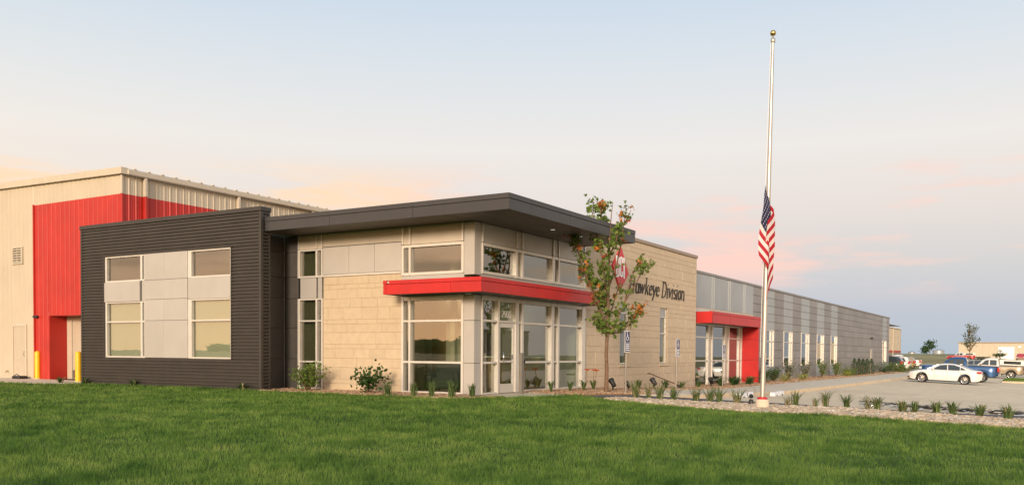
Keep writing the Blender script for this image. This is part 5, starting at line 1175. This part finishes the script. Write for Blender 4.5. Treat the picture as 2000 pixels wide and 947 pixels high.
SUVS = dict(len=4.85, w=1.94, wr=.37, ax=(1.42, -1.42), deck=[(-2.42, .95), (-2.40, 1.08), (-1.0, 1.10), (1.0, 1.08), (1.3, 1.05), (2.1, .97), (2.36, .84), (2.42, .65)], belt=1.09, sill=.30, tumble=.24,
  roof=[(1.30, 1.05), (.62, 1.60), (.25, 1.72), (-.6, 1.77), (-1.9, 1.72), (-2.15, 1.60), (-2.40, 1.06)],
  glass=[[(.95, 1.13), (.48, 1.56), (.10, 1.63), (.08, 1.13)], [(0, 1.13), (.02, 1.64), (-.85, 1.65), (-.88, 1.13)], [(-.98, 1.14), (-.95, 1.64), (-1.75, 1.60), (-1.98, 1.16)]],
  screens=[('windscreen', (1.22, 1.13), (.64, 1.58)), ('rear_window', (-2.36, 1.17), (-2.15, 1.58))], mirror=.85, handles=(.25, -.7), seams=(.78, .04, -.92), spokes=5,
  lamps=[('headlight', 'head_lamp', (2.18, 2.38, .60, .92, .76, .90)), ('taillight', 'tail_red', (-2.43, -2.24, .72, .97, .88, 1.22))],
  extra=[('roof_rail', 'black_plastic', (-1.7, .1, -.72, -.68, 1.74, 1.79)), ('roof_rail', 'black_plastic', (-1.7, .1, .68, .72, 1.74, 1.79)), ('rear_bumper', 'black_plastic', (-2.48, -2.3, -.85, .85, .40, .62)), ('grille', 'black_plastic', (2.36, 2.45, -.5, .5, .55, .78)), ('number_plate', 'sign_white', (-2.46, -2.43, -.16, .16, .82, .93))])
for nm, c in (('white', (.72, .70, .66)), ('blue', (.018, .075, .20)), ('charcoal', (.05, .052, .055)), ('tan', (.30, .25, .18)), ('silver', (.36, .36, .35)), ('red', (.42, .02, .02)), ('green', (.03, .06, .045)), ('gold', (.40, .28, .16))): paint(nm, c, .1 if nm in ('white', 'red') else .45)
UPH = R_(90); pg = 'vehicles parked in the lot'
def onx(px, X):
    d = fw+rt*((px-1000)/FPX)-up*((735-CYPX)/FPX); return CAM.y+(X-CAM.x)/d.x*d.y
vehicle('white_sedan', 'shiny white four-door sedan with multi-spoke wheels, nearest in the lot', 'car', 51.2, -7.62, UPH, 'paint_white', SED, pg)
vehicle('blue_pickup', 'blue pickup truck parked behind the white sedan', 'pickup', 60.2, onx(1953, 60.2)+3.0, UPH, 'paint_blue', PIC, pg)
vehicle('charcoal_suv', 'dark grey sport utility vehicle next to the end of the grey wing', 'car', 88, onx(1764, 88)+2.45, UPH, 'paint_charcoal', SUVS, pg)
vehicle('white_suv', 'white sport utility vehicle beside the dark grey one', 'car', 96, onx(1779, 96)+2.45, UPH, 'paint_white', SUVS, pg)
vehicle('gold_suv', 'tan gold sport utility vehicle third in the far row', 'car', 104, onx(1788, 104)+2.45, UPH, 'paint_gold', SUVS, pg)
vehicle('white_pickup', 'white pickup truck at the end of the far row', 'pickup', 114, onx(1800, 114)+3.0, UPH, 'paint_white', PIC, pg)
vehicle('silver_suv', 'silver grey sport utility vehicle behind the tail of the blue pickup', 'car', 84.5, onx(1954, 84.5)+2.45, UPH, 'paint_silver', SUVS, pg)
cap = dict(PIC); cap['extra'] = PIC['extra']+[('bed_cap', 'paint_white', (-2.86, -.66, -.92, .92, 1.33, 1.86)), ('cap_window', 'car_glass', (-2.5, -1.0, -.935, .935, 1.45, 1.75))]; cap['cabmat'] = 'paint_white'
vehicle('tan_pickup', 'tan pickup truck with white cab and bed cap beyond the grass island', 'pickup', 80.0, onx(2004, 80)+3.0, UPH, 'paint_tan', cap, pg)
vehicle('green_suv', 'dark green vehicle cut by the right edge of the picture', 'car', 93, onx(2012, 93)+1.6, UPH, 'paint_green', SUVS, pg)
def hg(x, y): return float(HG(np.float64(x), np.float64(y)))
vehicle('red_pickup', 'red pickup truck parked at the far beige building', 'pickup', 247, -8.6, R_(180), 'paint_red', PIC, None, 0, z=hg(247, -8.6))
vehicle('red_truck', 'red and white truck far off behind the cab of the blue pickup', 'truck', 205, onx(1876, 205), UPH, 'paint_red', cap, None, 0, z=hg(205, onx(1876, 205)))
tr = thing('flatbed_trailer', 'black flatbed trailer standing before the far beige building', 'trailer', (215, onx(1911, 215), hg(215, onx(1911, 215))), UPH)
MB().cbox(-2.4, 2.4, -1.1, 1.1, .75, .95, .03).build('deck', 'black_plastic', tr)
for sx in (-.9, -.1): MB().lathe([(.2, -.12), (.38, -.1), (.38, .1), (.2, .12)], (sx, -1.0, .38), 16, axis='y').build('wheel', 'tyre', tr); MB().lathe([(.2, -.12), (.38, -.1), (.38, .1), (.2, .12)], (sx, 1.0, .38), 16, axis='y').build('wheel', 'tyre', tr)
MB().tube([(2.4, 0, .85), (3.6, 0, .75)], .07, 6).build('drawbar', 'black_plastic', tr)

# ------------------------------------------------------------------ far surroundings
FB = thing('far_building', 'long low beige metal building on the right horizon', 'building', (262, -18, hg(262, -18)))
zb = hg(262, -18)
fy1 = 7.2+18; 
MB().box(0, 30, -30, fy1, -1, 4.65-zb).build('wall', 'beige_metal', FB); MB().box(-.25, 30.3, -30.2, fy1+.2, 4.65-zb, 4.95-zb).build('roof', 'coping', FB)
ydoor = onx(1953, 262)+18
MB().cbox(-.12, .05, onx(1980, 262)+18, onx(1948, 262)+18, -.9, 3.6-zb, .03).build('roller_door', 'sign_white', FB)
for k in range(18): MB().box(-.06, 0, -29+k*3.0, -28.9+k*3.0, -.9, 4.6-zb).build('wall_rib', 'beige_metal', FB)
MB().cbox(-.3, 0, onx(1990, 262)+18-.3, onx(1990, 262)+18+.3, 3.4-zb, 3.8-zb, .03).build('wall_lamp', 'warm_lamp', FB)
def crown_tree(name, label, x, y, h_, trunk, cw, mat, seed, nl, ls, z=None, lean=0, umbrella=False, thin=1.):
    r = random.Random(seed); z = hg(x, y) if z is None else z; t = thing(name, label, 'tree', (x, y, z)); tm = MB(); tips = []
    tm.tube([(0, 0, -.1), (lean*.3, 0, h_*.4), (lean, 0, h_*.95)], [(h_*.016+.03)*thin, (h_*.012+.02)*thin, .02], 7); tm.build('trunk', 'bark', t); lm = MB()
    for k in range(11):
        a = k*2.4; z0 = h_*(trunk+(.9-trunk)*k/11*(.4 if umbrella else 1)); q = cw*r.uniform(.55, 1)*(1-.55*abs(k/11-.35)); e = Vector((math.cos(a)*q, math.sin(a)*q, z0+h_*(.12 if umbrella else .22)*r.uniform(.6, 1.2)))
        s0 = Vector((lean*z0/h_, 0, z0)); lm.tube([tuple(s0), tuple(s0.lerp(e, .5)+Vector((0, 0, .1))), tuple(e)], [.05, .03, .012], 5); tips.append((s0, e))
    tips.append((Vector((lean*.7, 0, h_*.7)), Vector((lean, 0, h_)))); lm.build('limb', 'bark', t); cm = MB(); at_ = []
    for k in range(nl):
        a, b = r.choice(tips); p = a.lerp(b, r.uniform(.35, 1.05))+Vector((r.gauss(0, .13), r.gauss(0, .13), r.gauss(0, .07 if umbrella else .13)))*cw
        leaves(cm, p, ls*r.uniform(.6, 1.3), OVAL, r, 0, 0, at_)
    withattr(cm.build('crown', mat, t), at_); return t
crown_tree('young_tree', 'tall thin young tree in front of the far beige building', 128, onx(1893, 128), 6.5, .35, 1.35, 'leaf_grey', 5, 520, .26, thin=.5)
crown_tree('spreading_tree', 'small flat-topped tree before the white door of the far building', 200, onx(1952, 200), 2.9, .45, 2.0, 'leaf_dark', 6, 420, .24, umbrella=True)
crown_tree('field_tree', 'leaning bushy tree on the field between the grain bins', 300, onx(1815, 300), 4.2, .3, 2.4, 'leaf_dark', 7, 420, .5, lean=1.0)
crown_tree('round_bush_tree', 'dark rounded tree left of the larger grain bin', 330, onx(1806, 330), 2.6, .1, 2.0, 'leaf_dark', 8, 420, .5)
def silo(x, px, dia, eave, top, label):
    y = onx(px, x); z = hg(x, y); t = thing('grain_bin', label, 'grain bin', (x, y, z), 0, 'grain bins on the horizon'); M('bin_steel', (.36, .39, .42), .4, metal=.4)
    pr = [(dia/2, -2)]; zz = 0
    while zz < eave-z: pr += [(dia/2+.06, zz), (dia/2, zz+.6)]; zz += 1.2
    pr += [(dia/2, eave-z)]; MB().lathe(pr, (0, 0, 0), 24).build('bin_wall', 'bin_steel', t)
    MB().lathe([(dia/2+.3, eave-z-.1), (dia/2+.3, eave-z), (.5, top-z-.3), (.4, top-z), (.001, top-z)], (0, 0, 0), 24, smooth=False).build('cone_roof', 'bin_steel', t)
silo(620, 1832, 7.0, 4.0, 5.7, 'larger pale grain bin with cone roof right of the field tree')
silo(800, 1780, 5.5, 3.3, 5.0, 'smaller pale grain bin left of the field tree')
# what the windows mirror: a works building across the lot and a far tree line behind the viewer
OW = thing('opposite_warehouse', 'long beige ribbed metal building across the lot, seen mirrored in the entrance glass', 'warehouse', (60, -85, hg(60, -85)))
MB().box(0, 90, -30, 0, -1, 6.6).build('wall', 'beige_metal', OW); MB().box(-.3, 90.3, -30.3, .3, 6.6, 6.9).build('roof', 'coping', OW)
for k in range(30): MB().box(k*3.0, k*3.0+.15, 0, .08, -.5, 6.55).build('wall_rib', 'trim_beige', OW)
crown_tree('bare_tree', 'thin young tree across the lot, seen mirrored in the entrance glass', 45, -45, 5.5, .4, 1.2, 'leaf_grey', 15, 160, .22, z=hg(45, -45))
r = random.Random(77); tm = MB(); at_ = []; ny_ = 260; prof_ = []
for k in range(ny_+1):
    yy = -700+1500*k/ny_; xx = -620+50*math.sin(yy*.006); top_ = 11+4*math.sin(yy*.021)+2.5*math.sin(yy*.07+1)+r.uniform(-1.2, 1.2); z0 = hg(xx, yy); prof_.append((xx, yy, top_, z0))
    tm.add([(xx+9, yy, z0-1), (xx+10, yy, z0+top_*.55), (xx+5, yy, z0+top_*.9), (xx, yy, z0+top_), (xx-9, yy, z0+top_*.6), (xx-10, yy, z0-1)], []); at_ += [r.random()*.6 for _ in range(6)]
tm.f += [(k*6+q, (k+1)*6+q, (k+1)*6+q+1, k*6+q+1) for k in range(ny_) for q in range(5)]; tm.m += [0]*(ny_*5); tm.sm += [False]*(ny_*5)
for k in range(6000):
    xx, yy, top_, z0 = r.choice(prof_); leaves(tm, (xx+r.uniform(0, 12), yy+r.uniform(-3, 3), z0+top_*r.uniform(.3, 1.0)), r.uniform(1.2, 2.6), OVAL, r, 0, -.2, at_)
tag(withattr(tm.build('far_wood', 'leaf_green'), at_), 'distant green tree line mirrored in the windows', 'wood', kind='stuff')
# furniture of the lobby
ac = thing('lobby_armchair', 'dark armchair inside the corner window', 'armchair', (1.1, 1.75, 0), R_(20))
MB().cbox(-.38, .38, -.36, .36, .12, .44, .06).build('seat', 'dark_fabric', ac); MB().cbox(.24, .42, -.40, .40, .12, .88, .06).build('backrest', 'dark_fabric', ac)
for s_ in (-1, 1): MB().cbox(-.38, .30, s_*.37, s_*.48, .12, .62, .04).build('armrest', 'dark_fabric', ac)
for sx in (-.3, .32):
    for sy in (-.3, .3): MB().cbox(sx-.025, sx+.025, sy-.025, sy+.025, -.0, .125, .005).build('leg', 'black_plastic', ac)
rd = thing('reception_desk', 'wooden reception desk inside the lobby glass', 'desk', (4.6, 1.3, 0))
MB().cbox(-.3, .3, -1.0, 1.0, 0, 1.05, .01).build('counter_front', 'interior_accent', rd); MB().cbox(-.4, .4, -1.1, 1.1, 1.05, 1.10, .01).build('counter_top', 'sign_white', rd)
